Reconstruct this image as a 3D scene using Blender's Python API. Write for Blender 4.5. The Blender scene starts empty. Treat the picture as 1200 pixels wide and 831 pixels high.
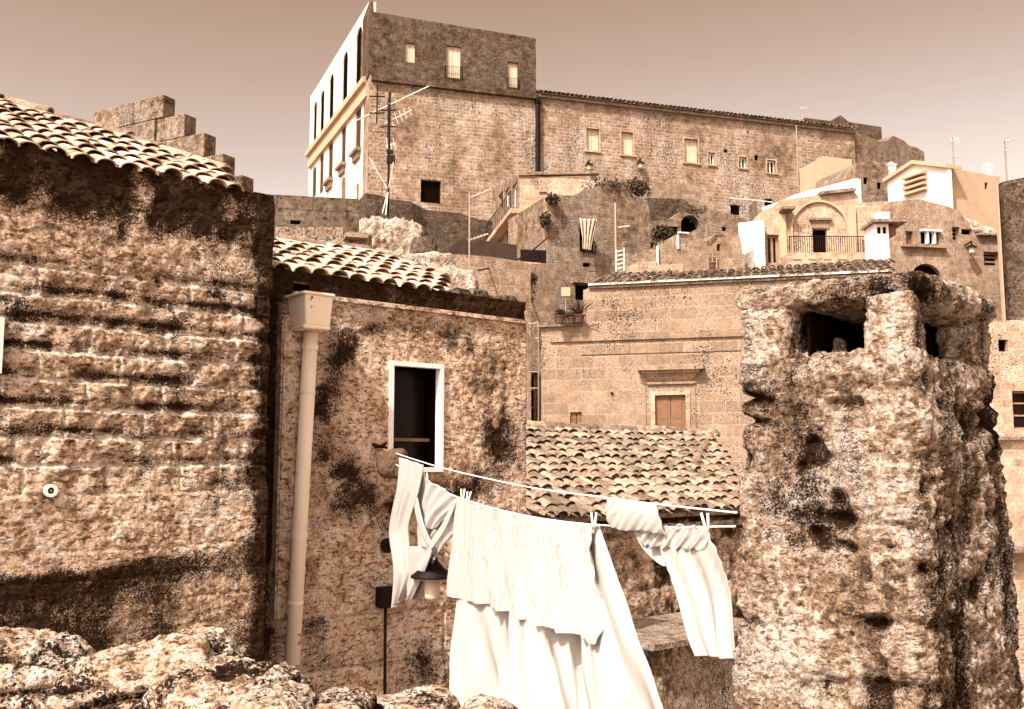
import bpy, bmesh, math, random
import numpy as np
from mathutils import Vector, Matrix
from mathutils.geometry import tessellate_polygon
random.seed(11)
SC = bpy.context.scene
COL = SC.collection
F, CX, CY, HOR, CZ = 1150.0, 600.0, 415.5, 545.0, 6.0
PITCH = math.atan((HOR - CY) / F)
cp, sp = math.cos(PITCH), math.sin(PITCH)
CAM = Vector((0, 0, CZ))

# ------------------------------------------------------------------ geometry of the view
def ray(px, py):
    v = (CY - py) / F
    return Vector(((px - CX) / F, cp - v * sp, sp + v * cp))

def at(px, py, Y):
    d = ray(px, py)
    return CAM + d * (Y / d.y)

class Plane:
    """a vertical wall plane through two points in plan"""
    def __init__(s, px0, Y0, px1, Y1, py=400):
        A, B = at(px0, py, Y0), at(px1, py, Y1)
        s.setup(A.xy, B.xy)
    def setup(s, A, B):
        s.O = A.copy()
        s.len = (B - A).length
        s.u = (B - A).normalized()
        s.n = Vector((s.u.y, -s.u.x))
        if s.n.dot(-s.O) < 0: s.n = -s.n
        return s
    def sz(s, px, py):
        d = ray(px, py)
        t = (s.O - CAM.xy).dot(s.n) / d.xy.dot(s.n)
        P = CAM + d * t
        return (P.xy - s.O).dot(s.u), P.z
    def at(s, px, py, d=0.0):
        a, z = s.sz(px, py)
        return s.to(a, z, d)
    def to(s, a, z, d=0.0):
        q = s.O + s.u * a + s.n * d
        return Vector((q.x, q.y, z))
    def rect(s, x0, y0, x1, y1):
        mx, my = (x0 + x1) / 2, (y0 + y1) / 2
        return s.sz(x0, my)[0], s.sz(x1, my)[0], s.sz(mx, y1)[1], s.sz(mx, y0)[1]

def plane_xy(ax, ay, bx, by):
    p = Plane.__new__(Plane)
    return p.setup(Vector((ax, ay)), Vector((bx, by)))

# ------------------------------------------------------------------ numpy noise
_rs = np.random.RandomState(5)
_perm = _rs.permutation(256)
_perm = np.concatenate([_perm, _perm, _perm])
_val = _rs.rand(256) * 2 - 1
def vnoise(P):
    I = np.floor(P).astype(int); f = P - I; f = f * f * f * (f * (f * 6 - 15) + 10)
    I &= 255
    def h(a, b, c): return _val[_perm[_perm[_perm[(I[:, 0] + a) & 255] + ((I[:, 1] + b) & 255)] + ((I[:, 2] + c) & 255)] & 255]
    fx, fy, fz = f[:, 0], f[:, 1], f[:, 2]
    def L(a, b, t): return a + (b - a) * t
    return L(L(L(h(0,0,0), h(1,0,0), fx), L(h(0,1,0), h(1,1,0), fx), fy),
             L(L(h(0,0,1), h(1,0,1), fx), L(h(0,1,1), h(1,1,1), fx), fy), fz)
def fbm(P, freq=1.0, octs=4, seed=0, gain=.5):
    P = np.asarray(P, float) * freq + seed * 17.31
    o = np.zeros(len(P)); a = 1.0; t = 0
    for k in range(octs):
        o += a * vnoise(P); t += a
        P = P * 2.03 + 5.7; a *= gain
    return o / t
def ridged(P, freq=1.0, octs=4, seed=0):
    P = np.asarray(P, float) * freq + seed * 11.7
    o = np.zeros(len(P)); a = 1.0; t = 0
    for k in range(octs):
        o += a * (1 - 2 * np.abs(vnoise(P))); t += a
        P = P * 2.1 + 3.3; a *= .5
    return o / t
def sstep(x, a, b):
    t = np.clip((x - a) / (b - a), 0, 1); return t * t * (3 - 2 * t)

# ------------------------------------------------------------------ materials
def newmat(name):
    m = bpy.data.materials.new(name); m.use_nodes = True
    nt = m.node_tree; b = nt.nodes['Principled BSDF']
    b.inputs['Roughness'].default_value = .9
    b.inputs['Specular IOR Level'].default_value = .15
    return m, nt, b
def N(nt, t, **kw):
    n = nt.nodes.new(t)
    for k, v in kw.items():
        if k[0] == '_': setattr(n, k[1:], v)
        else: n.inputs[k].default_value = v
    return n
def noise(nt, vec, scale, detail=6, rough=.6, stretch=None, dist=0):
    if stretch:
        mp = N(nt, 'ShaderNodeMapping'); mp.inputs['Scale'].default_value = stretch
        nt.links.new(vec, mp.inputs[0]); vec = mp.outputs[0]
    n = N(nt, 'ShaderNodeTexNoise', Scale=scale, Detail=detail, Roughness=rough, Distortion=dist)
    nt.links.new(vec, n.inputs['Vector']); return n.outputs['Fac']
def mth(nt, op, a, b=None, c=None):
    n = N(nt, 'ShaderNodeMath', _operation=op)
    for i, v in enumerate((a, b, c)):
        if v is None: continue
        if isinstance(v, (int, float)): n.inputs[i].default_value = v
        else: nt.links.new(v, n.inputs[i])
    return n.outputs[0]
def ramp(nt, fac, stops, interp='LINEAR'):
    r = N(nt, 'ShaderNodeValToRGB'); r.color_ramp.interpolation = interp
    e = r.color_ramp.elements
    while len(e) < len(stops): e.new(.5)
    for i, (p, c) in enumerate(stops):
        e[i].position = p
        e[i].color = (c, c, c, 1) if isinstance(c, (int, float)) else (*c, 1)
    nt.links.new(fac, r.inputs[0]); return r.outputs[0]
def mix(nt, f, a, b, blend='MIX'):
    n = N(nt, 'ShaderNodeMix', _data_type='RGBA', _blend_type=blend)
    for i, v in ((0, f), (6, a), (7, b)):
        if isinstance(v, (int, float)): n.inputs[i].default_value = v
        elif isinstance(v, tuple): n.inputs[i].default_value = (*v, 1)
        else: nt.links.new(v, n.inputs[i])
    return n.outputs[2]
def bump(nt, b, h, strength, dist, prev=None):
    n = N(nt, 'ShaderNodeBump', Strength=strength, Distance=dist)
    nt.links.new(h, n.inputs['Height'])
    if prev is not None: nt.links.new(prev, n.inputs['Normal'])
    nt.links.new(n.outputs[0], b.inputs['Normal']); return n.outputs[0]

DK, MD, LT = (.018, .0075, .003), (.295, .196, .128), (.70, .59, .495)
def sc3(c, k):
    k = min(k, .84 / max(c)); return tuple(x * k for x in c)
def stone(name, k=1.0, sz=1.0, block=None, stain_shade=.4, lo=.36, hi=.62, fine=40, bstr=.5, bd=.02, streak=.5, attrs=False,
          mortar=.5, dk=DK, md=MD, lt=LT, blotch=1.0, cst=1.5, pep=.8, crev_shade=.25):
    m, nt, b = newmat(name); b.inputs['Specular IOR Level'].default_value = 0; b.inputs['Roughness'].default_value = 1
    tc = N(nt, 'ShaderNodeTexCoord'); P = tc.outputs['Object']
    n1 = noise(nt, P, .9 * sz, 5, .6)
    n2 = noise(nt, P, 6 * sz, 8, .72)
    n3 = noise(nt, P, fine * sz, 4, .7)
    ns = noise(nt, P, 2.2 * sz, 6, .7, stretch=(1, 1, .22))
    v = mth(nt, 'MULTIPLY', n1, .28 * blotch)
    v = mth(nt, 'MULTIPLY_ADD', n2, .46, v)
    v = mth(nt, 'MULTIPLY_ADD', n3, .26 - .28 * (blotch - 1), v)
    n4 = noise(nt, P, fine * sz * 1.9, 3, .75)
    v = mth(nt, 'ADD', mth(nt, 'MULTIPLY', mth(nt, 'SUBTRACT', v, .488), cst * 1.55), mth(nt, 'MULTIPLY_ADD', n4, .34 * pep, .5 - .17 * pep))
    base = ramp(nt, v, [(lo - .06, sc3(md, k * .34)), (lo + .04, sc3(md, k * .9)), ((lo + hi) / 2 + .01, sc3(md, k * 1.55)), (hi + .03, sc3(lt, k * 1.12))])
    h = mth(nt, 'MULTIPLY_ADD', n3, .5, n2)
    if block:
        uv = N(nt, 'ShaderNodeUVMap', _uv_map='UVMap')
        wob = N(nt, 'ShaderNodeTexNoise', Scale=3.0, Detail=2)
        nt.links.new(uv.outputs[0], wob.inputs['Vector'])
        va = N(nt, 'ShaderNodeVectorMath', _operation='MULTIPLY_ADD')
        nt.links.new(wob.outputs['Color'], va.inputs[0]); va.inputs[1].default_value = (.05, .03, 0)
        nt.links.new(uv.outputs[0], va.inputs[2])
        br = N(nt, 'ShaderNodeTexBrick', _offset=.5, _squash=1.0)
        br.inputs['Color1'].default_value = (0, 0, 0, 1); br.inputs['Color2'].default_value = (1, 1, 1, 1)
        br.inputs['Mortar'].default_value = (.5, .5, .5, 1)
        br.inputs['Scale'].default_value = 1; br.inputs['Mortar Size'].default_value = block[2] if len(block) > 2 else .012
        br.inputs['Mortar Smooth'].default_value = .3
        br.inputs['Brick Width'].default_value = block[0]; br.inputs['Row Height'].default_value = block[1]
        nt.links.new(va.outputs[0], br.inputs['Vector'])
        bw = N(nt, 'ShaderNodeRGBToBW'); nt.links.new(br.outputs['Color'], bw.inputs[0])
        tone = mth(nt, 'MULTIPLY_ADD', bw.outputs[0], .45, .76)
        tc3 = N(nt, 'ShaderNodeCombineColor')
        for i in range(3): nt.links.new(tone, tc3.inputs[i])
        base = mix(nt, .8, base, tc3.outputs[0], 'MULTIPLY')
        mk_ = mth(nt, 'MULTIPLY', br.outputs['Fac'], ramp(nt, n1, [(.4, .15), (.6, 1.0)]))
        mcol = sc3(dk, 3) if mortar < 0 else sc3(lt, k * 1.1)
        base = mix(nt, mth(nt, 'MULTIPLY', mk_, abs(mortar)), base, mcol)
        h = mth(nt, 'MULTIPLY_ADD', br.outputs['Fac'], -1.2, h)
    # black lichen / weathering in its own patches and streaks, plus shade painted by attribute
    sv = mth(nt, 'MULTIPLY_ADD', ns, streak, mth(nt, 'MULTIPLY', n1, 1 - streak))
    sv = mth(nt, 'MULTIPLY_ADD', n2, .35, sv)
    sv = mth(nt, 'MULTIPLY_ADD', n3, .25, sv)
    sv = mth(nt, 'MULTIPLY_ADD', mth(nt, 'SUBTRACT', n4, .5), 1.7 * pep, sv)
    th = .92 - .2 * stain_shade
    if attrs:
        a = N(nt, 'ShaderNodeAttribute', _attribute_name='stain_shade')
        sv = mth(nt, 'MULTIPLY_ADD', a.outputs['Fac'], .55, sv)
        a2 = N(nt, 'ShaderNodeAttribute', _attribute_name='mortar')
        base = mix(nt, mth(nt, 'MULTIPLY', a2.outputs['Fac'], .85), base, sc3(lt, k * 1.25))
        cv = noise(nt, P, 9 * sz, 7, .74, stretch=(1, 1, 2.6))
        cr = ramp(nt, cv, [(.37, crev_shade), (.45, 1.0)])  # crevice shade painted as dark streaks in the base colour
        cm = N(nt, 'ShaderNodeCombineColor')
        for i in range(3): nt.links.new(mth(nt, 'POWER', cr, (.8, 1.0, 1.25)[i]), cm.inputs[i])
        base = mix(nt, 1.0, base, cm.outputs[0], 'MULTIPLY')
        h = mth(nt, 'MULTIPLY_ADD', cr, .8, h)
    f = ramp(nt, sv, [(max(0, th - .06), 0.0), (min(1, th + .22), 1.0)])
    base = mix(nt, mth(nt, 'MULTIPLY', f, .98), base, sc3(dk, 1.3))
    nt.links.new(base, b.inputs['Base Color'])
    bump(nt, b, h, bstr, bd)
    return m

def plain(name, col, rough=.6, var=.25, scale=8, bs=.1, metal=0, spec=.3):
    m, nt, b = newmat(name)
    tc = N(nt, 'ShaderNodeTexCoord')
    n1 = noise(nt, tc.outputs['Object'], scale, 8, .7)
    c = ramp(nt, n1, [(.3, sc3(col, 1 - var)), (.7, sc3(col, 1 + var))])
    nt.links.new(c, b.inputs['Base Color']); b.inputs['Roughness'].default_value = rough
    b.inputs['Metallic'].default_value = metal; b.inputs['Specular IOR Level'].default_value = spec
    if bs: bump(nt, b, n1, bs, .01)
    return m

def tile_mat(name, k=1.0, dark=.25):
    m, nt, b = newmat(name)
    tc = N(nt, 'ShaderNodeTexCoord'); P = tc.outputs['Object']
    g = N(nt, 'ShaderNodeNewGeometry')
    n1 = noise(nt, P, 9, 8, .75); n2 = noise(nt, P, 55, 4, .7)
    v = mth(nt, 'MULTIPLY_ADD', n2, .4, mth(nt, 'MULTIPLY', n1, .6))
    c = ramp(nt, v, [(.40, sc3(DK, 5)), (.47, sc3(MD, 1.3 * k)), (.6, sc3((.62, .5, .4), k))])
    rnd = mth(nt, 'MULTIPLY_ADD', g.outputs['Random Per Island'], dark * 2, 1 - dark)
    cc = N(nt, 'ShaderNodeCombineColor')
    for i in range(3): nt.links.new(rnd, cc.inputs[i])
    c = mix(nt, 1.0, c, cc.outputs[0], 'MULTIPLY')
    nt.links.new(c, b.inputs['Base Color']); bump(nt, b, v, .5, .012)
    return m

def cloth_mat(name, col=(.47, .435, .395), trans=.25, weave=220, ws=.25, crinkle=0):
    m, nt, b = newmat(name)
    tc = N(nt, 'ShaderNodeTexCoord'); P = tc.outputs['Object']
    b.inputs['Base Color'].default_value = (*col, 1); b.inputs['Roughness'].default_value = .95
    b.inputs['Specular IOR Level'].default_value = .05
    n1 = noise(nt, P, weave, 3, .6)
    h = n1
    if crinkle:
        n2 = noise(nt, P, 34, 6, .7, stretch=(1, 1, .30), dist=.6)
        h = mth(nt, 'MULTIPLY_ADD', n2, crinkle, n1)
    n3 = noise(nt, P, 7, 5, .6, dist=1.2)
    h = mth(nt, 'MULTIPLY_ADD', n3, 1.5, h)
    o = bump(nt, b, h, ws, .02)
    tr = N(nt, 'ShaderNodeBsdfTranslucent'); tr.inputs[0].default_value = (*sc3(col, .95), 1)
    nt.links.new(o, tr.inputs['Normal'])
    mx = N(nt, 'ShaderNodeMixShader'); mx.inputs[0].default_value = trans
    nt.links.new(b.outputs[0], mx.inputs[1]); nt.links.new(tr.outputs[0], mx.inputs[2])
    nt.links.new(mx.outputs[0], nt.nodes['Material Output'].inputs[0])
    return m

M = {}
M['wall_near'] = stone('weathered_tuff_near', 1.35, 2.2, None, .0, .38, .60, 26, 1, .035, .3, attrs=True, cst=1.3, pep=.38)
M['wall_near2'] = stone('weathered_render_near', 1.32, 2.0, None, .0, .38, .60, 28, .9, .03, .35, attrs=True, cst=1.2, pep=.38)
M['chimney'] = stone('eroded_chimney_stone', .95, 3.4, None, .22, .36, .60, 20, 1.0, .05, .7, attrs=True, cst=1.5, pep=.5)
M['boulder'] = stone('pale_boulder', 1.5, 4.0, None, .1, .31, .55, 14, 1.0, .04, .2, attrs=True, cst=2.0)
M['palazzo'] = stone('palazzo_masonry', .70, .28, (.62, .31, .045), .34, .40, .62, 16, .6, .08, .5, mortar=.55, blotch=1.35, cst=.9, pep=.6)
M['attic'] = stone('attic_dark_masonry', .29, .3, (.62, .31, .03), .68, .40, .62, 16, .6, .08, .5, mortar=.2, cst=1.0, pep=.7)
M['palazzo_white'] = plain('limewashed_facade', (.66, .55, .45), .9, .12, .6, .1)
M['pale_front'] = stone('smooth_tuff_front', .60, .55, (.75, .34, .016), .02, .36, .62, 24, .25, .02, .3, mortar=.5, blotch=.8, cst=.42, pep=.8)
M['brown_house'] = stone('brown_tuff_house', .60, .5, (.5, .27, .03), .72, .38, .62, 26, .6, .04, .35, mortar=.3, blotch=1.2, cst=1.15)
M['dark_ruin'] = stone('dark_rubble', .36, .6, (.45, .26, .03), .95, .38, .62, 24, .9, .06, .2, mortar=.3, blotch=1.3)
M['ruin'] = stone('rubble_wall', .95, 1.2, (.42, .26, .03), .5, .36, .6, 16, 1, .05, .2, mortar=.3)
M['pale_house'] = stone('pale_tuff_house', .92, .5, (.5, .27, .014), .08, .36, .62, 26, .4, .02, .4, mortar=.4, blotch=.9, cst=.6, pep=.8)
M['mid_house'] = stone('tuff_house', .66, .5, (.5, .27, .016), .22, .37, .62, 26, .5, .03, .4, mortar=.3, cst=.8)
M['white_plaster'] = plain('white_plaster', (.80, .70, .60), .9, .10, .7, .15)
M['tan_plaster'] = plain('tan_plaster', (.42, .29, .19), .9, .14, 1.2, .15)  # also carries the painted shade on the gabled house's side
M['tile'] = tile_mat('lichened_roof_tile', 1.1, .35)
M['tile2'] = tile_mat('brown_roof_tile', .55, .45)
M['black'] = plain('dark_interior', (.006, .003, .0015), 1, .2, 5, 0, spec=0)
M['glass'] = plain('dark_glass', (.008, .004, .002), .3, .2, 5, 0, spec=.12)
M['shutter'] = plain('pale_shutter_wood', (.58, .44, .32), .7, .12, 3, .1)
M['brownwood'] = plain('brown_door_wood', (.17, .085, .04), .6, .25, 5, .2)
M['darkwood'] = plain('blackened_timber', (.035, .018, .009), .8, .4, 3, .3)
M['midwood'] = plain('weathered_wood', (.30, .17, .09), .7, .25, 5, .2)
M['whitepaint'] = plain('white_paint', (.80, .74, .68), .5, .06, 6, .05)
M['iron'] = plain('black_iron', (.010, .005, .0025), .6, .3, 20, .1, spec=.12)
M['steel'] = plain('galvanised_tube', (.30, .21, .15), .45, .2, 20, 0, metal=.5)
M['palesteel'] = plain('pale_tube', (.62, .52, .44), .45, .1, 20, 0)
M['pipe'] = stone('cream_pipe_paint', 1.0, 3, None, -.6, .25, .5, 8, .1, .004, .8, lt=(.74, .62, .50), md=(.56, .43, .32), cst=.7, pep=.25)
M['rope'] = plain('white_rope', (.8, .74, .68), .8, .1, 100, .2)
M['cloth'] = cloth_mat('white_cotton', trans=.15)
M['towel'] = cloth_mat('crinkled_towel', (.60, .555, .50), trans=.06, ws=.7, crinkle=3.5)
M['ragcloth'] = cloth_mat('brown_cloth', (.20, .125, .075), .1, ws=.8, crinkle=2)
M['peg'] = plain('pale_plastic', (.75, .65, .55), .4, .1, 10, 0)
M['leaf'] = plain('dry_green_leaf', (.045, .026, .013), .8, .5, 10, .2)
M['palegrass'] = plain('dry_grass', (.6, .48, .36), .9, .3, 10, 0)
M['ground'] = stone('stony_ground', .75, .5, None, .4, .36, .62, 20, .8, .05, .1)
M['slab'] = stone('grey_stone_slab', .5, 1.2, None, .2, .36, .62, 24, .4, .01, .1)
M['glasspale'] = plain('pale_lamp_glass', (.55, .42, .32), .3, .1, 10, 0)
M['pot'] = plain('terracotta_pot', (.10, .05, .028), .8, .3, 20, .1)

# ------------------------------------------------------------------ object helpers
WORLD = {}
def props(o, label=None, cat=None, group=None, kind=None):
    if label: o['label'] = label
    if cat: o['category'] = cat
    if group: o['group'] = group
    if kind: o['kind'] = kind
    return o
def thing(name, loc, label, cat, group=None):
    o = bpy.data.objects.new(name, None); COL.objects.link(o)
    o.location = loc; o.empty_display_size = .2; WORLD[o.name] = Vector(loc)
    return props(o, label, cat, group)
def uvbox(bm):
    L = bm.loops.layers.uv.get('UVMap') or bm.loops.layers.uv.new('UVMap')
    for f in bm.faces:
        n = f.normal
        if abs(n.z) > .75:
            for l in f.loops: l[L].uv = l.vert.co.xy
        else:
            t = Vector((-n.y, n.x)).normalized()
            for l in f.loops: l[L].uv = (l.vert.co.xy.dot(t), l.vert.co.z)
def finish(me, name, mat, parent, loc, smooth):
    o = bpy.data.objects.new(name, me); COL.objects.link(o)
    if parent is not None:
        W = WORLD[parent.name]; o.parent = parent
    else:
        if loc is None:
            c = np.empty(len(me.vertices) * 3); me.vertices.foreach_get('co', c); c = c.reshape(-1, 3)
            loc = Vector(((c[:, 0].min() + c[:, 0].max()) / 2, (c[:, 1].min() + c[:, 1].max()) / 2, c[:, 2].min()))
        W = Vector(loc); o.location = W
    WORLD[o.name] = W.copy()
    me.transform(Matrix.Translation(-W))
    me.materials.append(M[mat] if isinstance(mat, str) else mat)
    if smooth: me.polygons.foreach_set('use_smooth', [True] * len(me.polygons))
    me.update()
    return o
def mk(name, bm, mat, parent=None, smooth=False, loc=None, recalc=True, uv=True):
    if recalc: bmesh.ops.recalc_face_normals(bm, faces=bm.faces[:])
    bm.normal_update()
    if uv: uvbox(bm)
    me = bpy.data.meshes.new(name); bm.to_mesh(me); bm.free()
    return finish(me, name, mat, parent, loc, smooth)
def mk_np(name, V, Fc, mat, parent=None, smooth=True, loc=None, attrs=None, uv=None):
    me = bpy.data.meshes.new(name)
    me.from_pydata([tuple(v) for v in V], [], Fc)
    if attrs:
        for k, a in attrs.items():
            at_ = me.attributes.new(k, 'FLOAT', 'POINT'); at_.data.foreach_set('value', np.asarray(a, dtype=np.float32))
    return finish(me, name, mat, parent, loc, smooth)

def box8(bm, P):
    v = [bm.verts.new(p) for p in P]
    for f in ((0,1,2,3), (7,6,5,4), (0,4,5,1), (1,5,6,2), (2,6,7,3), (3,7,4,0)): bm.faces.new([v[i] for i in f])
def pbox(bm, pl, s0, s1, z0, z1, d0, d1):
    box8(bm, [pl.to(s0, z0, d0), pl.to(s1, z0, d0), pl.to(s1, z0, d1), pl.to(s0, z0, d1),
              pl.to(s0, z1, d0), pl.to(s1, z1, d0), pl.to(s1, z1, d1), pl.to(s0, z1, d1)])
def abox(bm, x0, x1, y0, y1, z0, z1):
    box8(bm, [Vector(p) for p in ((x0,y0,z0), (x1,y0,z0), (x1,y1,z0), (x0,y1,z0), (x0,y0,z1), (x1,y0,z1), (x1,y1,z1), (x0,y1,z1))])
def tube(bm, pts, r, seg=6, r2=None):
    pts = [Vector(p) for p in pts]; rings = []
    for i, p in enumerate(pts):
        d = (pts[min(i + 1, len(pts) - 1)] - pts[max(i - 1, 0)]).normalized()
        a = d.orthogonal().normalized() if i == 0 else (rings_a - d * rings_a.dot(d)).normalized()
        rings_a = a; b = d.cross(a)
        rr = r if r2 is None else r + (r2 - r) * i / (len(pts) - 1)
        rings.append([bm.verts.new(p + (a * math.cos(t) + b * math.sin(t)) * rr) for t in [2 * math.pi * k / seg for k in range(seg)]])
    for A, B in zip(rings, rings[1:]):
        for k in range(seg): bm.faces.new((A[k], A[(k + 1) % seg], B[(k + 1) % seg], B[k]))
    bm.faces.new(rings[0][::-1]); bm.faces.new(rings[-1])
def lathe(bm, c, prof, seg=20):
    c = Vector(c); rings = []
    for r, z in prof:
        rings.append([bm.verts.new(c + Vector((r * math.cos(t), r * math.sin(t), z))) for t in [2 * math.pi * k / seg for k in range(seg)]])
    for A, B in zip(rings, rings[1:]):
        for k in range(seg): bm.faces.new((A[k], A[(k + 1) % seg], B[(k + 1) % seg], B[k]))
    bm.faces.new(rings[0][::-1]); bm.faces.new(rings[-1])

GZ = CZ - 4.5
def ground_z(x, y):
    z = GZ
    for a, b, r in ((33, 52, 6.5), (52, 82, 8.0)):
        t = min(1, max(0, (y - a) / (b - a))); z += r * t * t * (3 - 2 * t)
    return z

def facade(parent, pl, top, holes=(), mat='mid_house', depth=6, reveal=.18, name='wall', base=None, bottom=None, solid_px=None):
    """outline given along its top edge; holes as pixel rectangles measured on this wall"""
    T = [pl.sz(*p) for p in top]
    if base is None: base = min(ground_z(*pl.to(T[0][0], 0).xy), ground_z(*pl.to(T[-1][0], 0).xy)) - .6
    out = [(T[0][0], base)] + T + [(T[-1][0], base)]
    if bottom: out = [pl.sz(*p) for p in bottom] + T[::1] if False else T + [pl.sz(*p) for p in bottom]
    H = []
    for h in holes:
        s0, s1, z0, z1 = pl.rect(*h[:4]) if len(h) < 5 or h[4] != 'm' else h[:4]
        if len(h) > 4 and h[4] == 'arch':
            r = (s1 - s0) / 2; rz = min(r, abs(z1 - z0) * .5)
            H.append([(s0, z0), (s1, z0)] + [((s0 + s1) / 2 + r * math.cos(a), z1 - rz + rz * math.sin(a)) for a in [math.pi * k / 8 for k in range(9)]])
        else: H.append([(s0, z0), (s1, z0), (s1, z1), (s0, z1)])
    loops = [out] + H
    tri = tessellate_polygon([[Vector((a, b, 0)) for a, b in lp] for lp in loops])
    flat = [q for lp in loops for q in lp]
    bm = bmesh.new()
    fv = [bm.verts.new(pl.to(a, z, 0)) for a, z in flat]
    for t in tri:
        try: bm.faces.new([fv[i] for i in t])
        except ValueError: pass
    no = len(out)
    bv = [bm.verts.new(pl.to(a, z, -depth)) for a, z in out]
    for t in tessellate_polygon([[Vector((a, b, 0)) for a, b in out]]): bm.faces.new([bv[i] for i in t])
    for i in range(no):
        j = (i + 1) % no; bm.faces.new((fv[i], fv[j], bv[j], bv[i]))
    k = no
    for lp in H:
        n = len(lp); rv = [bm.verts.new(pl.to(a, z, -reveal)) for a, z in lp]
        for i in range(n):
            j = (i + 1) % n; bm.faces.new((fv[k + i], fv[k + j], rv[j], rv[i]))
        bm.faces.new(rv); k += n
    return mk(name, bm, mat, parent)

def window(parent, pl, r, style='dark', reveal=.18, sill=False, rail=False, surround=0, fr=None, name='window', m4=False, lintel=False):
    s0, s1, z0, z1 = r if m4 else pl.rect(*r[:4])
    w, h = s1 - s0, z1 - z0
    t = fr if fr else min(.09, w * .1)
    d1 = -reveal + .07; d0 = -reveal + .01
    bm = bmesh.new(); pane = bmesh.new()
    fm, pm = {'dark': ('midwood', 'glass'), 'void': ('brownwood', 'black'), 'shutter': ('shutter', 'shutter'), 'white': ('whitepaint', 'glass'),
              'door': ('brownwood', 'brownwood'), 'bars': ('midwood', 'glass'), 'black': ('iron', 'black')}[style]
    pbox(bm, pl, s0, s0 + t, z0, z1, d0, d1); pbox(bm, pl, s1 - t, s1, z0, z1, d0, d1)
    pbox(bm, pl, s0 + t, s1 - t, z1 - t, z1, d0, d1); pbox(bm, pl, s0 + t, s1 - t, z0, z0 + t, d0, d1)
    if style in ('white', 'dark'):
        c = (s0 + s1) / 2; pbox(bm, pl, c - t * .6, c + t * .6, z0 + t, z1 - t, d0, d1 - .005)
    if style == 'bars':
        for q in (.36, .68): pbox(bm, pl, s0 + t, s1 - t, z0 + h * q - t * .4, z0 + h * q + t * .4, d0, d1)
    if style in ('shutter', 'door'):
        c = (s0 + s1) / 2
        for a, b in ((s0 + t, c - .015), (c + .015, s1 - t)):
            pbox(pane, pl, a, b, z0 + t, z1 - t, d0, d1 - .02)
            q = min(.08, (b - a) * .2)
            for e, g in ((z0 + t + q, z0 + h * .5 - q / 2), (z0 + h * .5 + q / 2, z1 - t - q)):
                pbox(pane, pl, a + q, b - q, e, g, d1 - .02, d1 - .008)
    else:
        pbox(pane, pl, s0 + t, s1 - t, z0 + t, z1 - t, d0, d0 + .02)
    o = mk('door' if style == 'door' else name, bm, fm, parent)
    mk('leaf' if style in ('shutter', 'door') else 'pane', pane, pm, o)
    if sill:
        b2 = bmesh.new(); pbox(b2, pl, s0 - w * .18, s1 + w * .18, z0 - .14, z0 - .003, -.02, .16); mk('sill', b2, 'slab' if sill == 2 else 'pale_house', o)
    if surround:
        b2 = bmesh.new(); q = surround
        pbox(b2, pl, s0 - q, s0 - .002, z0, z1, -.01, .04); pbox(b2, pl, s1 + .002, s1 + q, z0, z1, -.01, .04); pbox(b2, pl, s0 - q, s1 + q, z1 + .002, z1 + q, -.01, .045)
        mk('surround', b2, 'pale_house', o)
    if lintel:
        b2 = bmesh.new(); pbox(b2, pl, s0 - w * .25, s1 + w * .25, z1 + .12, z1 + .32, -.02, .22); mk('lintel', b2, 'pale_house', o)
    if rail: railing(o, pl, s0 - w * .08, s1 + w * .08, z0 - .05, z0 + h * .36, .06, n=8, name='railing')
    return o

def railing(parent, pl, s0, s1, z0, z1, d, n=10, r=.022, name='railing', mat='iron', loc=None):
    bm = bmesh.new()
    for z in (z0 + .04, z1): tube(bm, [pl.to(s0, z, d), pl.to(s1, z, d)], r, 5)
    for k in range(n + 1):
        a = s0 + (s1 - s0) * k / n; tube(bm, [pl.to(a, z0, d), pl.to(a, z1, d)], r * (1.3 if k in (0, n) else .7), 5)
    return mk(name, bm, mat, parent)

def house(name, pl, mid_px, label, cat='house', group=None):
    s, z = pl.sz(*mid_px); p = pl.to(s, 0, -.5)
    return thing(name, (p.x, p.y, ground_z(p.x, p.y)), label, cat, group)

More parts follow.
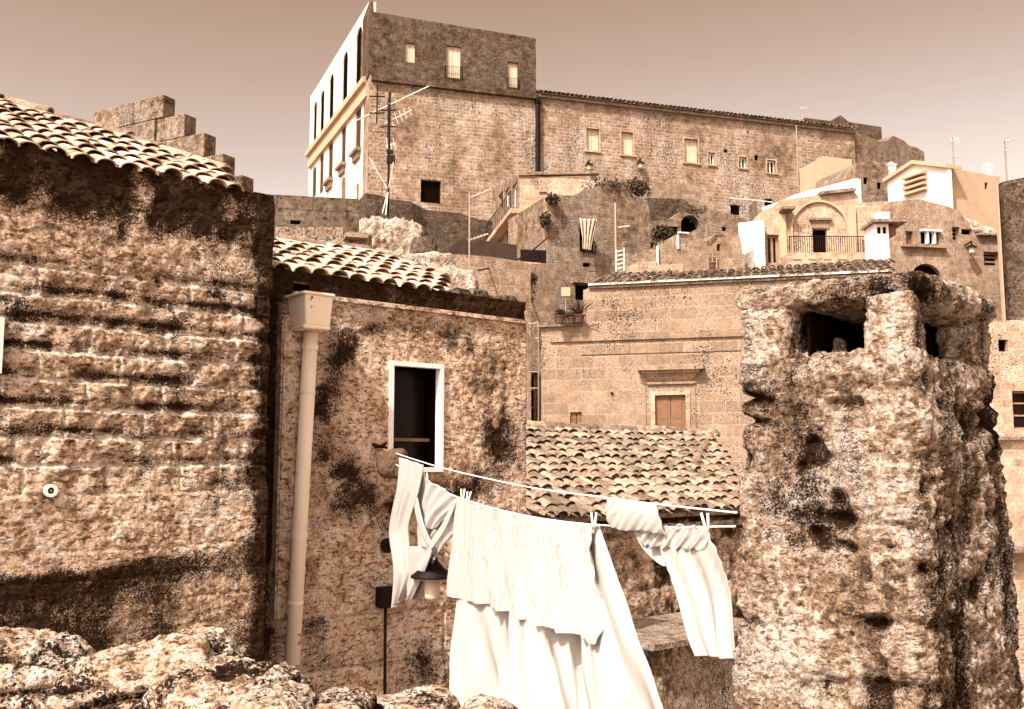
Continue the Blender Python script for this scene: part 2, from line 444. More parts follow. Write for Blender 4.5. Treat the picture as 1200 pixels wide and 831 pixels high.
# ------------------------------------------------------------------ tiles
def tile_roof(parent, E, u, w, slope, poly, tl=.42, row=.30, col=.185, mat='tile', jit=1.0, seed=0, name='roof', deck='slab', decklow=.05):
    rnd = random.Random(seed)
    u = Vector((u.x, u.y, 0)).normalized(); w = Vector((w.x, w.y, 0)).normalized()
    up = (w * math.cos(slope) + Vector((0, 0, math.sin(slope)))).normalized()
    nn = u.cross(up).normalized()
    if nn.z < 0: nn = -nn
    def inside(a, b):
        c = False; n = len(poly)
        for i in range(n):
            x1, y1 = poly[i]; x2, y2 = poly[(i + 1) % n]
            if (y1 > b) != (y2 > b) and a < (x2 - x1) * (b - y1) / (y2 - y1) + x1: c = not c
        return c
    amin, amax = min(p[0] for p in poly), max(p[0] for p in poly); bmin, bmax = min(p[1] for p in poly), max(p[1] for p in poly)
    V, Fc = [], []
    SEG = 7
    def shell(c0, c1, r0, r1, sgn, lift0, lift1, rot):
        base = len(V)
        uu = (u + up * rot).normalized()
        for (c, r, l) in ((c0, r0, lift0), (c1, r1, lift1)):
            for rr in (r, r - .014 * (row / .3)):
                for k in range(SEG + 1):
                    t = math.pi * k / SEG
                    V.append(c + uu * (rr * math.cos(t)) + nn * (sgn * rr * .66 * math.sin(t) + l))
        n = SEG + 1; o0, i0, o1, i1 = base, base + n, base + 2 * n, base + 3 * n
        for k in range(SEG):
            Fc.append((o0 + k, o0 + k + 1, o1 + k + 1, o1 + k)); Fc.append((i0 + k, i1 + k, i1 + k + 1, i0 + k + 1))
            Fc.append((o0 + k, i0 + k, i0 + k + 1, o0 + k + 1)); Fc.append((o1 + k, o1 + k + 1, i1 + k + 1, i1 + k))
        for e, f_, g, h in ((o0, o1, i1, i0), (o0 + SEG, i0 + SEG, i1 + SEG, o1 + SEG)): Fc.append((e, f_, g, h))
    na = int((amax - amin) / col) + 2; nb = int((bmax - bmin) / row) + 2
    r = col * .47
    for j in range(nb):
        for i in range(na):
            a = amin + i * col; b = bmin + (j + .0) * row
            if inside(a, b + row * .5):
                ja, jb, jr = rnd.gauss(0, .012) * jit, rnd.gauss(0, .022) * jit, rnd.gauss(0, .045) * jit
                c0 = E + u * (a + ja) + up * (b + jb - row * .15); c1 = c0 + (up - u * jr).normalized() * tl
                shell(c0, c1, r * rnd.uniform(.95, 1.08), r * .80, 1, r * .62 + rnd.gauss(0, .006) * jit, r * .22, jr)
            if inside(a + col / 2, b + row * .5):
                c0 = E + u * (a + col / 2 + rnd.gauss(0, .006)) + up * (b + row * .12 + rnd.gauss(0, .012) * jit); c1 = c0 + up * tl
                shell(c0, c1, r * .85, r * .95, -1, r * .42, r * .72, 0)
    roof = mk_np(name, V, Fc, mat, parent, smooth=False)
    bm = bmesh.new()
    top = [bm.verts.new(E + u * a + up * b - nn * .0) for a, b in poly]; bot = [bm.verts.new(E + u * a + up * b - nn * decklow) for a, b in poly]
    bm.faces.new(top); bm.faces.new(bot[::-1])
    for i in range(len(poly)):
        j = (i + 1) % len(poly); bm.faces.new((top[i], top[j], bot[j], bot[i]))
    mk('roof_deck', bm, deck, roof)
    return roof
def roofcoord(E, u, w, slope, px, py):
    u = Vector((u.x, u.y, 0)).normalized(); w = Vector((w.x, w.y, 0)).normalized()
    up = (w * math.cos(slope) + Vector((0, 0, math.sin(slope)))).normalized(); nn = u.cross(up)
    d = ray(px, py); t = (E - CAM).dot(nn) / d.dot(nn); P = CAM + d * t - E
    return (P.dot(u), P.dot(up))
def ridge_tiles(parent, pts, r=.1, tl=.42, mat='tile', name='ridge', seed=1):
    """a run of half-round cap tiles along a polyline"""
    rnd = random.Random(seed); bm = bmesh.new()
    for A, B in zip(pts, pts[1:]):
        L = (B - A).length; n = max(1, int(L / (tl * .8))); d = (B - A).normalized()
        side = d.cross(Vector((0, 0, 1))).normalized(); nn = side.cross(d)
        for i in range(n):
            c = A + d * (L * i / n); rr = r * rnd.uniform(.92, 1.08); li = rnd.uniform(0, .02)
            rings = []
            for (q, ra) in ((c, rr), (c + d * tl, rr * .85)):
                for k_ in (1, .82):
                    rings.append([bm.verts.new(q + side * (ra * k_ * math.cos(math.pi * k / 7)) + nn * (ra * k_ * math.sin(math.pi * k / 7) + li)) for k in range(8)])
            for X, Y in ((0, 2), (3, 1), (1, 0), (2, 3)):
                for k in range(7): bm.faces.new((rings[X][k], rings[X][k + 1], rings[Y][k + 1], rings[Y][k]))
    return mk(name, bm, mat, parent, smooth=False, uv=False)

# ------------------------------------------------------------------ rough stone
def rough_block(name, C, ax, ay, size, res, rad, amp, mat, parent=None, seed=0, freq=3.0, fine=.35, grooves=(), shear=None, stain_shade_f=None, taper=0.0, pits=0.0, loc=None, post=None):
    """rounded box on plan axes ax, ay; C is the centre of its bottom"""
    nx, ny, nz = [max(2, int(s / res)) for s in size]
    idx = {}; Vl = []; Fc = []
    def vid(i, j, k):
        q = (i, j, k)
        if q not in idx: idx[q] = len(Vl); Vl.append(q)
        return idx[q]
    for i in range(nx):
        for j in range(ny):
            Fc.append((vid(i, j, nz), vid(i + 1, j, nz), vid(i + 1, j + 1, nz), vid(i, j + 1, nz)))
            Fc.append((vid(i, j, 0), vid(i, j + 1, 0), vid(i + 1, j + 1, 0), vid(i + 1, j, 0)))
    for i in range(nx):
        for k in range(nz):
            Fc.append((vid(i, 0, k), vid(i + 1, 0, k), vid(i + 1, 0, k + 1), vid(i, 0, k + 1)))
            Fc.append((vid(i, ny, k), vid(i, ny, k + 1), vid(i + 1, ny, k + 1), vid(i + 1, ny, k)))
    for j in range(ny):
        for k in range(nz):
            Fc.append((vid(0, j, k), vid(0, j, k + 1), vid(0, j + 1, k + 1), vid(0, j + 1, k)))
            Fc.append((vid(nx, j, k), vid(nx, j + 1, k), vid(nx, j + 1, k + 1), vid(nx, j, k + 1)))
    Q = np.array(Vl, float) / np.array([nx, ny, nz]) * np.array(size) - np.array([size[0] / 2, size[1] / 2, 0])
    h = np.array([size[0] / 2, size[1] / 2, size[2] / 2]); Pc = Q - np.array([0, 0, size[2] / 2])
    rad = min(rad, h.min() * .95)
    inner = np.clip(Pc, -(h - rad), h - rad); dv = Pc - inner
    ln = np.maximum(np.linalg.norm(dv, axis=1), 1e-6)[:, None]; nrm = dv / ln
    P = inner + nrm * rad + np.array([0, 0, size[2] / 2])
    big = fbm(P, freq, 3, seed); mid = ridged(P, freq * 3.2, 4, seed + 3); fi = fbm(P, freq * 14, 4, seed + 7, .65)
    D = amp * (big * 1.0 + mid * fine * .8 + fi * fine * 1.25) + .004 * fbm(P, 55, 3, seed + 9, .8)
    if pits:
        pn = fbm(P, freq * 2.2, 3, seed + 21); D -= pits * sstep(pn, .22, .5)
    for (zj, wd, dp, seedg) in grooves:
        wob = fbm(P * np.array([1, 1, .2]), 3, 3, seedg) * .05
        dd = (P[:, 2] - zj - wob) / wd
        D -= dp * np.exp(-dd * dd) * np.clip(.45 + 1.3 * fbm(P, 2.5, 2, seedg + 5), 0, 1) * (1 - .7 * np.clip(nrm[:, 0], 0, 1))
    P2 = P + nrm * D[:, None]
    if taper: P2[:, :2] *= (1 - taper * (P2[:, 2:3] / size[2]))
    if post is not None: P2 = post(P2, nrm)
    X = np.array(C)[None, :] + P2[:, :1] * np.array(ax)[None, :] + P2[:, 1:2] * np.array(ay)[None, :] + P2[:, 2:3] * np.array([0, 0, 1])[None, :]
    if shear is not None: X = shear(X)
    st = np.clip(.1 - D / (amp * 2.2), 0, 1)  # recesses darkened by depth: their shade painted into the colour
    if stain_shade_f is not None: st = np.clip(stain_shade_f(P2, nrm, st), -1, 1)
    return mk_np(name, X, Fc, mat, parent, True, loc, {'stain_shade': st, 'mortar': np.zeros(len(X))})

def relief_wall(parent, pl, path, z0, topf, res, hole, rowh, blockw, mat, name='wall', seed=0, maskf=None, amp=.012, joint=.010, ero=.02):
    """near wall as a dense displaced sheet following a plan path [(s, d), ...]"""
    pts = []; acc = 0
    for (s0, d0), (s1, d1) in zip(path, path[1:]):
        L = math.hypot(s1 - s0, d1 - d0); n = max(1, int(L / res))
        nrm = (-(d1 - d0) / L, (s1 - s0) / L)
        for k in range(n):
            t = k / n; pts.append((s0 + (s1 - s0) * t, d0 + (d1 - d0) * t, nrm, acc + L * t))
        acc += L
    pts.append((*path[-1], nrm, acc))
    ncol = len(pts)
    S = np.array([p[0] for p in pts]); Dd = np.array([p[1] for p in pts]); NS = np.array([p[2] for p in pts]); A = np.array([p[3] for p in pts])
    for i in range(1, ncol):
        if NS[i, 0] != NS[i - 1, 0]:
            q = NS[i] + NS[i - 1]; q /= np.linalg.norm(q); NS[i] = q
    tops = np.array([topf(s) for s in S]); nrow = int((tops.max() - z0) / res)
    T = np.linspace(0, 1, nrow + 1)
    Z = z0 + (tops[None, :] - z0) * T[:, None]
    SS = np.broadcast_to(S, Z.shape).ravel(); DD = np.broadcast_to(Dd, Z.shape).ravel(); AA = np.broadcast_to(A, Z.shape).ravel(); ZZ = Z.ravel()
    P = np.stack([AA, DD * .5, ZZ], 1)
    wob = fbm(P, 1.4, 2, seed + 2) * .018
    r = (ZZ + wob) / rowh; ri = np.floor(r).astype(int); fr = r - ri
    hsh = _val[_perm[(ri * 13 + seed) & 255]]
    c = (AA + hsh * .5 * blockw) / blockw + ri * .5; ci = np.floor(c).astype(int); fc = c - ci
    rb = _val[_perm[_perm[(ri * 7 + seed) & 255] + (ci & 255)]]
    dj = np.minimum(np.minimum(fr, 1 - fr) * rowh, np.minimum(fc, 1 - fc) * blockw) + fbm(P, 14, 3, seed + 4) * .008
    jm = 1 - sstep(dj, .004, .016)
    mk_ = maskf(SS, ZZ, P) if maskf else {}
    ke = mk_.get('erode', np.ones(len(P)) * .5); kj = mk_.get('joint', np.ones(len(P)))
    er = np.clip(ridged(P, 5, 4, seed + 9) * .6 + fbm(P, 11, 4, seed + 6) * .8 + .28 + rb * .15, 0, 1) * ke
    disp = amp * fbm(P, 4, 4, seed) + .006 * fbm(P, 30, 3, seed + 1, .7) - ero * er - joint * jm * kj + .006 * rb * kj
    NSf = np.broadcast_to(NS[None, :, :], Z.shape + (2,)).reshape(-1, 2)
    S2 = SS + NSf[:, 0] * disp; D2 = DD + NSf[:, 1] * disp
    X = np.stack([pl.O.x + pl.u.x * S2 + pl.n.x * D2, pl.O.y + pl.u.y * S2 + pl.n.y * D2, ZZ], 1)
    Fc = []
    for j in range(nrow):
        for i in range(ncol - 1):
            ok = True
            for h in hole:
                sc_ = (S[i] + S[i + 1]) / 2; zc = (Z[j, i] + Z[j + 1, i + 1]) / 2
                if Dd[i] > -.02 and h[0] < sc_ < h[1] and h[2] < zc < h[3]: ok = False
            if ok: a = j * ncol + i; Fc.append((a, a + 1, a + ncol + 1, a + ncol))
    cu = mk_.get('course')
    if cu is not None:
        prof = np.exp(-((fr - .24) / .17) ** 2) * np.clip(.75 + 1.1 * fbm(P * np.array([.6, 1, 1.6]), 5, 4, seed + 30), 0, 1.3) * cu
        disp = disp - .012 * prof
        S2 = SS + NSf[:, 0] * disp; D2 = DD + NSf[:, 1] * disp
        X = np.stack([pl.O.x + pl.u.x * S2 + pl.n.x * D2, pl.O.y + pl.u.y * S2 + pl.n.y * D2, ZZ], 1)
        er = er * (1 - .5 * cu) + .75 * prof  # undercut shade at each course foot painted in as darkening
    st = mk_.get('stain_shade', np.zeros(len(P))) + er * .50 + rb * .05 * kj  # eroded pits darkened as painted shade, on top of the stain
    mo = np.clip(jm * kj * mk_.get('mortar', 1.0), 0, 1)
    return mk_np(name, X, Fc, mat, parent, True, None, {'stain_shade': st, 'mortar': mo})

# ------------------------------------------------------------------ camera, world, sun
cam = bpy.data.cameras.new('camera'); co = bpy.data.objects.new('camera', cam); COL.objects.link(co)
cam.sensor_width = 36; cam.lens = 36 * F / 1200; cam.clip_end = 3000; cam.clip_start = .05
co.location = CAM; co.rotation_euler = (math.pi / 2 + PITCH, 0, 0); SC.camera = co
EL, AZ = math.radians(48), math.radians(56)
S_DIR = Vector((-math.cos(EL) * math.cos(AZ), -math.cos(EL) * math.sin(AZ), math.sin(EL)))
w = bpy.data.worlds.new('World'); SC.world = w; w.use_nodes = True; nt = w.node_tree
sky = N(nt, 'ShaderNodeTexSky', _sky_type='NISHITA'); sky.sun_disc = False
sky.sun_elevation = EL; sky.sun_rotation = math.atan2(S_DIR.x, S_DIR.y); sky.dust_density = 2.5; sky.altitude = 300
bw = N(nt, 'ShaderNodeRGBToBW'); nt.links.new(sky.outputs[0], bw.inputs[0])
cc = N(nt, 'ShaderNodeCombineColor')
sk = mth(nt, 'MULTIPLY', mth(nt, 'POWER', mth(nt, 'MULTIPLY', bw.outputs[0], .5), 1.5), 2.7)
nt.links.new(sk, cc.inputs[0])
for i, (k, p, mx) in enumerate(((.47, 1.40, .84), (.245, 1.80, .73))):
    nt.links.new(mth(nt, 'MINIMUM', mth(nt, 'MULTIPLY', mth(nt, 'POWER', sk, p), k), mth(nt, 'MULTIPLY', sk, mx)), cc.inputs[i + 1])
bg = nt.nodes['Background']; nt.links.new(cc.outputs[0], bg.inputs[0]); bg.inputs[1].default_value = .115
sl = bpy.data.lights.new('sun', 'SUN'); sl.energy = 3.9; sl.angle = math.radians(.5); sl.color = (1, .96, .915)
so = bpy.data.objects.new('sun', sl); COL.objects.link(so); so.rotation_euler = S_DIR.to_track_quat('Z', 'Y').to_euler(); so.location = (0, 0, 60)
SC.view_settings.view_transform = 'Standard'; SC.view_settings.look = 'None'; SC.view_settings.exposure = .85; SC.view_settings.gamma = 1
SC.cycles.use_denoising = True
SC.cycles.max_bounces = 6

# ------------------------------------------------------------------ ground
bm = bmesh.new()
xs = [-600, -250, -120] + list(range(-80, 81, 8)) + [120, 250, 600]; ys = [-60, -10] + list(range(0, 124, 4)) + [160, 240, 400, 900]
g = [[bm.verts.new((x, y, ground_z(x, y))) for x in xs] for y in ys]
for j in range(len(ys) - 1):
    for i in range(len(xs) - 1): bm.faces.new((g[j][i], g[j][i + 1], g[j + 1][i + 1], g[j + 1][i]))
props(mk('ground', bm, 'ground', smooth=True, uv=False), kind='structure')

# ================================================================== THE PALAZZO
PM = Plane(433, 80, 1000, 93.7); PE = Plane(1000, 93.7, 1083, 99.6); PF = Plane(364, 100, 433, 80)
pal = house('palazzo', PM, (433, 300), 'huge old palazzo of brown tuff with a limewashed arcaded end, above all the other houses', 'palazzo')
zc = PM.sz(433, 88)[1]; wins = [
    ((493, 211, 517, 238), 'black'), ((687, 151, 702, 177), 'shutter'), ((728, 155, 742, 182), 'shutter'), ((802, 163, 818, 191), 'shutter'),
    ((830, 179, 838, 193), 'white'), ((866, 184, 875, 197), 'white'), ((899, 188, 909, 203), 'white'), ((935, 199, 945, 218), 'white'),
    ((856, 240, 868, 252), 'black'), ((848, 175, 853, 179), 'black'), ((884, 182, 889, 188), 'black')]
facade(pal, PM, [(433, PM.sz(433,88) and 88), (1001, 154.6)], [x[0] for x in wins], 'palazzo', 13, .35, base=ground_z(0, 80) - 1)
for r, st in wins: window(pal, PM, r, st, .35, sill=st in ('shutter', 'white'), fr=.12, surround=.14 if st in ('shutter', 'white') else 0)
facade(pal, PE, [(1000, 154.5), (1020, 161), (1032, 166), (1040, 165), (1046, 159), (1058, 164), (1066, 171), (1074, 173), (1083, 178), (1083.5, 190)], [], 'brown_house', 13, name='end_wall', base=ground_z(0, 90) - 1)
za = [((474.5, 50, 486.5, 73), 'shutter', 0), ((523, 54, 540, 92), 'shutter', 1), ((595, 73, 607, 103), 'shutter', 1)]
facade(pal, PM, [(433, 1), (437.5, 1.5), (438, 14), (560, 34), (585, 38), (628, 45)], [x[0] for x in za], 'attic', 9, .3, name='attic_wall', base=zc + .02)
for r, st, rl in za: window(pal, PM, r, st, .3, rail=bool(rl), fr=.1)
bm = bmesh.new(); s1 = PM.sz(628, 110)[0]; s2 = PM.sz(1000, 154)[0]
pbox(bm, PM, -.2, s1 + .1, zc - .55, zc - .02, -.1, .45); mk('cornice', bm, 'attic', pal)
bm = bmesh.new(); pbox(bm, PM, s1 + .1, s2 + .2, zc - .30, zc - .05, -.1, .35); mk('eave_board', bm, 'slab', pal)
up0 = PM.to(s1 + .3, zc, .55)
tile_roof(pal, up0, PM.u, -PM.n, math.radians(20), [(0, 0), (s2 - s1 - .5, 0), (s2 - s1 - .5, 2.4), (0, 2.4)], tl=.8, row=.6, col=.42, mat='tile2', seed=4)
pc = [(366, 2)]
fw = [(367.3, 120, 371, 168), (375.3, 107, 379.7, 156), (385.8, 88, 390.8, 139), (401.5, 62, 407.3, 116), (417, 33, 424.3, 97)]
fl = [(365.8, 196, 370.5, 231), (374.5, 177, 379, 226), (384.8, 160, 390, 211), (400, 139, 405.2, 193), (416.5, 114, 423, 176)]
fb = [(399.5, 208, 405, 240), (417, 215, 420.5, 240)]
facade(pal, PF, [(364, 113.5), (433, 1)], [r + ('arch',) for r in fw + fl + fb], 'palazzo_white', .6, .2, name='arcaded_wall', base=ground_z(0, 90) - 1)
def arch_pane(parent, pl, r, rev, mat, name='window'):
    a0, a1, z0, z1 = pl.rect(*r); R = (a1 - a0) / 2; rz = min(R, abs(z1 - z0) * .5)
    pts = [(a0, z0), (a1, z0)] + [((a0 + a1) / 2 + R * math.cos(a), z1 - rz + rz * math.sin(a)) for a in [math.pi * k / 8 for k in range(9)]]
    bm = bmesh.new(); A = [bm.verts.new(pl.to(a, z, -rev + .03)) for a, z in pts]; B = [bm.verts.new(pl.to(a, z, -rev + .1)) for a, z in pts]
    bm.faces.new(A); bm.faces.new(B)
    for i in range(len(pts)): j = (i + 1) % len(pts); bm.faces.new((A[i], A[j], B[j], B[i]))
    return mk(name, bm, mat, parent)
for r in fw: arch_pane(pal, PF, r, .2, 'black')
for r in fl: arch_pane(pal, PF, r, .2, 'darkwood')
for r in fb: arch_pane(pal, PF, r, .2, 'brownwood')
a0 = PF.sz(364, 190)[0]; a1 = PF.sz(433, 88)[0]
bm = bmesh.new(); pbox(bm, PF, a0 - .1, a1 + .1, zc - 1.35, zc + .1, -.1, .3); pbox(bm, PF, a0 - .1, a1 + .1, zc - .15, zc + .35, -.1, .6); mk('string_course', bm, 'tan_plaster', pal)
for r in fl[2:] :
    q = PF.rect(*r); bm = bmesh.new(); pbox(bm, PF, q[0] - .3, q[1] + .3, q[2] - .3, q[2] - .01, 0, .5); pbox(bm, PF, q[0] - .1, q[1] + .1, q[2] - .9, q[2] - .3, 0, .25); mk('balcony_slab', bm, 'slab', pal)
bm = bmesh.new(); pbox(bm, PF, a0 - .2, a1, PF.sz(400, 55)[1] - .0, PF.sz(400, 55)[1] + .02, -.1, .1); bm.free()
bm = bmesh.new(); tube(bm, [PM.at(629, 119, .3), PM.at(629, 204, .3)], .22, 8); pbox(bm, PM, *[PM.sz(626.5, 118)[0], PM.sz(632, 118)[0]], PM.sz(629, 123)[1], PM.sz(629, 117)[1], 0, .6); mk('downpipe', bm, 'iron', pal)
PB = Plane(943, 100, 1033, 103)
rb = house('roof_storey', PB, (990, 200), 'dark low stone storey standing on the roof at the far end of the palazzo', 'rooftop room')
facade(rb, PB, [(943, 138), (975, 142), (985, 135), (995, 143), (1033, 149)], [], 'attic', 5, base=zc - 1)

def wall_lamp(px, py, pl, label, h=.9, group=None, cat='lamp', d=.5):
    P = pl.at(px, py, d)
    t = thing('wall_lamp', pl.at(px, py, 0), label, cat, group)
    bm = bmesh.new(); tube(bm, [pl.at(px, py, 0) + Vector((0, 0, h * .5)), P + Vector((0, 0, h * .6))], h * .05, 6); tube(bm, [P + Vector((0, 0, h * .6)), P + Vector((0, 0, h * .3))], h * .05, 6); mk('bracket', bm, 'iron', t)
    bm = bmesh.new(); lathe(bm, P, [(h * .05, h * .42), (h * .3, h * .25), (h * .3, h * .2), (h * .08, h * .3)], 10); mk('lamp_shade', bm, 'iron', t)
    bm = bmesh.new(); lathe(bm, P, [(h * .18, h * .22), (h * .16, -h * .1), (h * .04, -h * .16)], 10); mk('lamp_glass', bm, 'glasspale', t)
wall_lamp(688, 199, PM, 'small lamp on the palazzo wall under the pair of leftmost shuttered windows', 1.2)
wall_lamp(748, 197, PM, 'small lamp on a stalk low on the palazzo wall, above the brown house', 1.2)

# ================================================================== houses on the slope
def simple(name, pl, top, label, holes=(), mat='mid_house', depth=6, cat='house', reveal=.2, **kw):
    h = house(name, pl, ((top[0][0] + top[-1][0]) / 2, 400), label, cat)
    facade(h, pl, top, [r[0] for r in holes], mat, depth, reveal, **kw)
    for r in holes:
        window(h, pl, r[0][:4], r[1], reveal, **(r[2] if len(r) > 2 else {}))
    return h

simple('retaining_wall', Plane(428, 62, 612, 66), [(428, 226), (447, 229), (455, 233), (480, 236), (500, 246), (540, 250), (560, 257), (612, 264)],
       'dark retaining wall right under the palazzo, left of the balconied house', mat='dark_ruin', cat='wall', depth=3)  # band of dark stone below the palazzo
simple('parapet_wall', Plane(285, 17, 425, 17.45), [(285, 226), (310, 227.5), (419, 233), (421, 236), (421, 272), (436, 276)],
       'long dark stained wall joining the stepped gable to the white palazzo end', [((340, 258, 352, 263), 'black')], mat='attic', cat='wall', depth=.6, reveal=.1)
PW2 = Plane(318, 14.6, 432, 15); z = PW2.sz(400, 278)[1]
h = simple('low_house_wall', PW2, [(318, 266), (402, 266), (402, 279), (432, 280)], 'pale lower wall showing just above the small tiled roof beside the downpipe', mat='mid_house', cat='wall', depth=.8)
bm = bmesh.new(); a, zz = PW2.sz(403, 277); a2 = PW2.sz(429, 277)[0]; pbox(bm, PW2, a, a2, zz - .06, zz + .02, -.3, .25); mk('ledge', bm, 'pale_front', h)

# balconied corner house
P1L, P1R = Plane(577, 58, 609, 50), Plane(609, 50, 702, 49.7)
h = simple('corner_house', P1R, [(609, 205), (702, 212)], 'pale corner house with a balconied side wall, just below the palazzo downpipe', [], mat='pale_house', depth=7)
wl = [((584, 226, 589.5, 246), 'dark'), ((592, 221, 597, 243), 'white'), ((600.5, 215, 606, 243), 'white'), ((584, 268, 589, 284), 'dark'), ((594, 262, 600, 292), 'black')]
facade(h, P1L, [(577, 221), (608.7, 205.2)], [x[0] for x in wl], 'brown_house', .3, .2, name='side_wall')
for r, st in wl: window(h, P1L, r, st, .2)
q0 = P1L.sz(578, 262)[0]; q1 = P1L.sz(609, 246)[0]; zz = P1L.sz(609, 246)[1]
bm = bmesh.new(); pbox(bm, P1L, q0, q1 + .3, zz - .25, zz, -.05, .55); o = mk('balcony', bm, 'pale_house', h)
railing(o, P1L, q0 + .2, q1, zz + .003, zz + 1.0, .48, 14)
window(h, P1R, (613, 253, 624, 273), 'shutter', -.012, fr=.05)
bm = bmesh.new(); pbox(bm, P1R, -.05, P1R.sz(702, 212)[0], P1R.sz(609, 206)[1] - .0, P1R.sz(609, 206)[1] + .16, -.3, .12); mk('coping', bm, 'slab', h)
for yy in (226, 257): 
    bm = bmesh.new(); tube(bm, [P1R.at(632, yy, .06), P1R.at(641, yy, .06)], .03, 5); mk('drain_pipe', bm, 'iron', h)

# brown tall house with the curtained niche
P2 = Plane(641, 45, 762, 47)
h2 = simple('brown_house', P2, [(641, 229), (676, 229), (684, 222), (700, 219), (716, 211), (730, 215), (740, 222), (741, 231), (756, 233), (760, 238), (762, 262)],
       'tall narrow brown house with an overgrown top and a cloth hanging in its window niche', [((679, 259, 698, 295), 'black'), ((683, 308, 692, 313), 'black'), ((674, 334, 690, 352), 'black')], mat='brown_house', depth=5, reveal=.3)
bm = bmesh.new(); q = P2.rect(670, 331, 700, 333); pbox(bm, P2, q[0], q[1], q[2], q[3] + .05, 0, .3); mk('lintel', bm, 'slab', h2)
railing(h2, P2, *[P2.sz(680, 290)[0], P2.sz(696, 290)[0]], P2.sz(680, 296)[1], P2.sz(680, 282)[1], .1, 10)

def cloth(name, Lp, Rp, nu, nv, fold, mat, top=None, parent=None, thick=.004, props_=None, ext=None, topblend=1.0):
    def res(pts, n):
        q = [at(*p) for p in pts]; d = [0]
        for a, b in zip(q, q[1:]): d.append(d[-1] + (b - a).length)
        o = []
        for i in range(n + 1):
            t = d[-1] * i / n; k = 0
            while k < len(q) - 2 and d[k + 1] < t: k += 1
            f = (t - d[k]) / max(1e-6, d[k + 1] - d[k])
            p0 = q[max(k - 1, 0)]; p1 = q[k]; p2 = q[k + 1]; p3 = q[min(k + 2, len(q) - 1)]
            o.append(.5 * ((2 * p1) + (p2 - p0) * f + (2 * p0 - 5 * p1 + 4 * p2 - p3) * f * f + (-p0 + 3 * p1 - 3 * p2 + p3) * f ** 3))
        return o
    A, B = res(Lp, nv), res(Rp, nv)
    T = None
    if top: T = res(top, nu)
    bm = bmesh.new(); G = []
    nrm = (B[0] - A[0]).cross(Vector((0, 0, 1))).normalized()
    if nrm.dot(CAM - A[0]) < 0: nrm = -nrm
    tan = (B[0] - A[0]).normalized()
    for j in range(nv + 1):
        v = j / nv; row = []
        for i in range(nu + 1):
            u = i / nu; P = A[j].lerp(B[j], u)
            if T: P = P + (T[i] - A[0].lerp(B[0], u)) * (1 - v) ** topblend
            f = fold(u, v); P = P + nrm * f[0] + tan * f[1] + Vector((0, 0, f[2]))
            row.append(bm.verts.new(P))
        G.append(row)
    for j in range(nv):
        for i in range(nu): bm.faces.new((G[j][i], G[j][i + 1], G[j + 1][i + 1], G[j + 1][i]))
    bmesh.ops.recalc_face_normals(bm, faces=bm.faces[:])
    bmesh.ops.solidify(bm, geom=bm.faces[:], thickness=thick)
    o = mk(name, bm, mat, parent, smooth=True, recalc=False, uv=False)
    if props_: props(o, *props_)
    return o
sn = lambda x: math.sin(2 * math.pi * x)
cloth('hanging_cloth', [(678, 257, 45.1), (680, 275, 45.1), (681, 292, 45.1)], [(699, 258, 45.5), (694, 275, 45.5), (690, 294, 45.5)], 40, 30,
      lambda u, v: (.12 + .10 * sn(u * 4 + .3 * v) + .1 * v, 0, 0), 'tan', None, None, .02, ('sheet hung as a curtain in the niche of the brown house', 'curtain')) if False else None
M['curtain'] = cloth_mat('tan_curtain', (.55, .40, .28), .1)
props(cloth('curtain', [(678, 257, 45), (680, 275, 45), (681, 293, 45)], [(699, 258, 45.2), (694, 275, 45.2), (690, 295, 45.2)], 40, 30,
      lambda u, v: (.12 + .10 * sn(u * 4 + .3 * v) + .1 * v, 0, 0), 'curtain', thick=.02), 'tan sheet hung as a curtain over the niche of the tall brown house', 'curtain')

# foliage: many small leaf faces
def foliage(name, C, r, n, leaf, mat='leaf', parent=None, seed=0, hang=0.0, smoothness=.6, upright=False):
    rnd = random.Random(seed); bm = bmesh.new()
    for _ in range(n):
        d = Vector((rnd.gauss(0, 1), rnd.gauss(0, 1), rnd.gauss(0, 1))).normalized() * (rnd.random() ** smoothness)
        p = Vector(C) + Vector((d.x * r[0], d.y * r[1], d.z * r[2]))
        if hang: p.z -= hang * rnd.random() ** 2 * (1 if rnd.random() < .4 else 0)
        if upright:
            a = Vector((rnd.gauss(0, .2), rnd.gauss(0, .2), 1)).normalized(); p.z = C[2]
            L = leaf * rnd.uniform(.6, 1.4); b = a.orthogonal().normalized() * leaf * .06
            p = Vector((C[0] + rnd.uniform(-1, 1) * r[0], C[1] + rnd.uniform(-1, 1) * r[1], C[2]))
            bm.faces.new([bm.verts.new(q) for q in (p - b, p + b, p + a * L)])
        else:
            a = Vector((rnd.gauss(0, 1), rnd.gauss(0, 1), rnd.gauss(0, 1))).normalized(); b = a.orthogonal().normalized()
            L = leaf * rnd.uniform(.6, 1.4)
            bm.faces.new([bm.verts.new(p + q) for q in (-a * L, b * L * .45, a * L, -b * L * .45)])
    return mk(name, bm, mat, parent, recalc=False, uv=False)
def bush(name, px, py, Y, r, n, leaf, label, cat='plant', mat='leaf', **kw):
    props(foliage(name, at(px, py, Y), r, n, leaf, mat, None, **kw), label, cat)
bush('creeper', 712, 217, 46.3, (1.4, .6, .35), 360, .09, 'dark weeds sprawling over the broken top of the tall brown house', seed=1)
bush('shrub', 648, 233, 44.8, (.35, .3, .3), 160, .1, 'little shrub rooted in the top left corner of the tall brown house', seed=2)
bush('agave', 639, 258, 44.8, (.3, .25, .45), 120, .14, 'spiky plant growing off the left edge of the brown house', seed=3)
bush('round_shrub', 747, 221, 52, (.8, .6, .6), 400, .13, 'round dark shrub under the lamp on a stalk', seed=4)

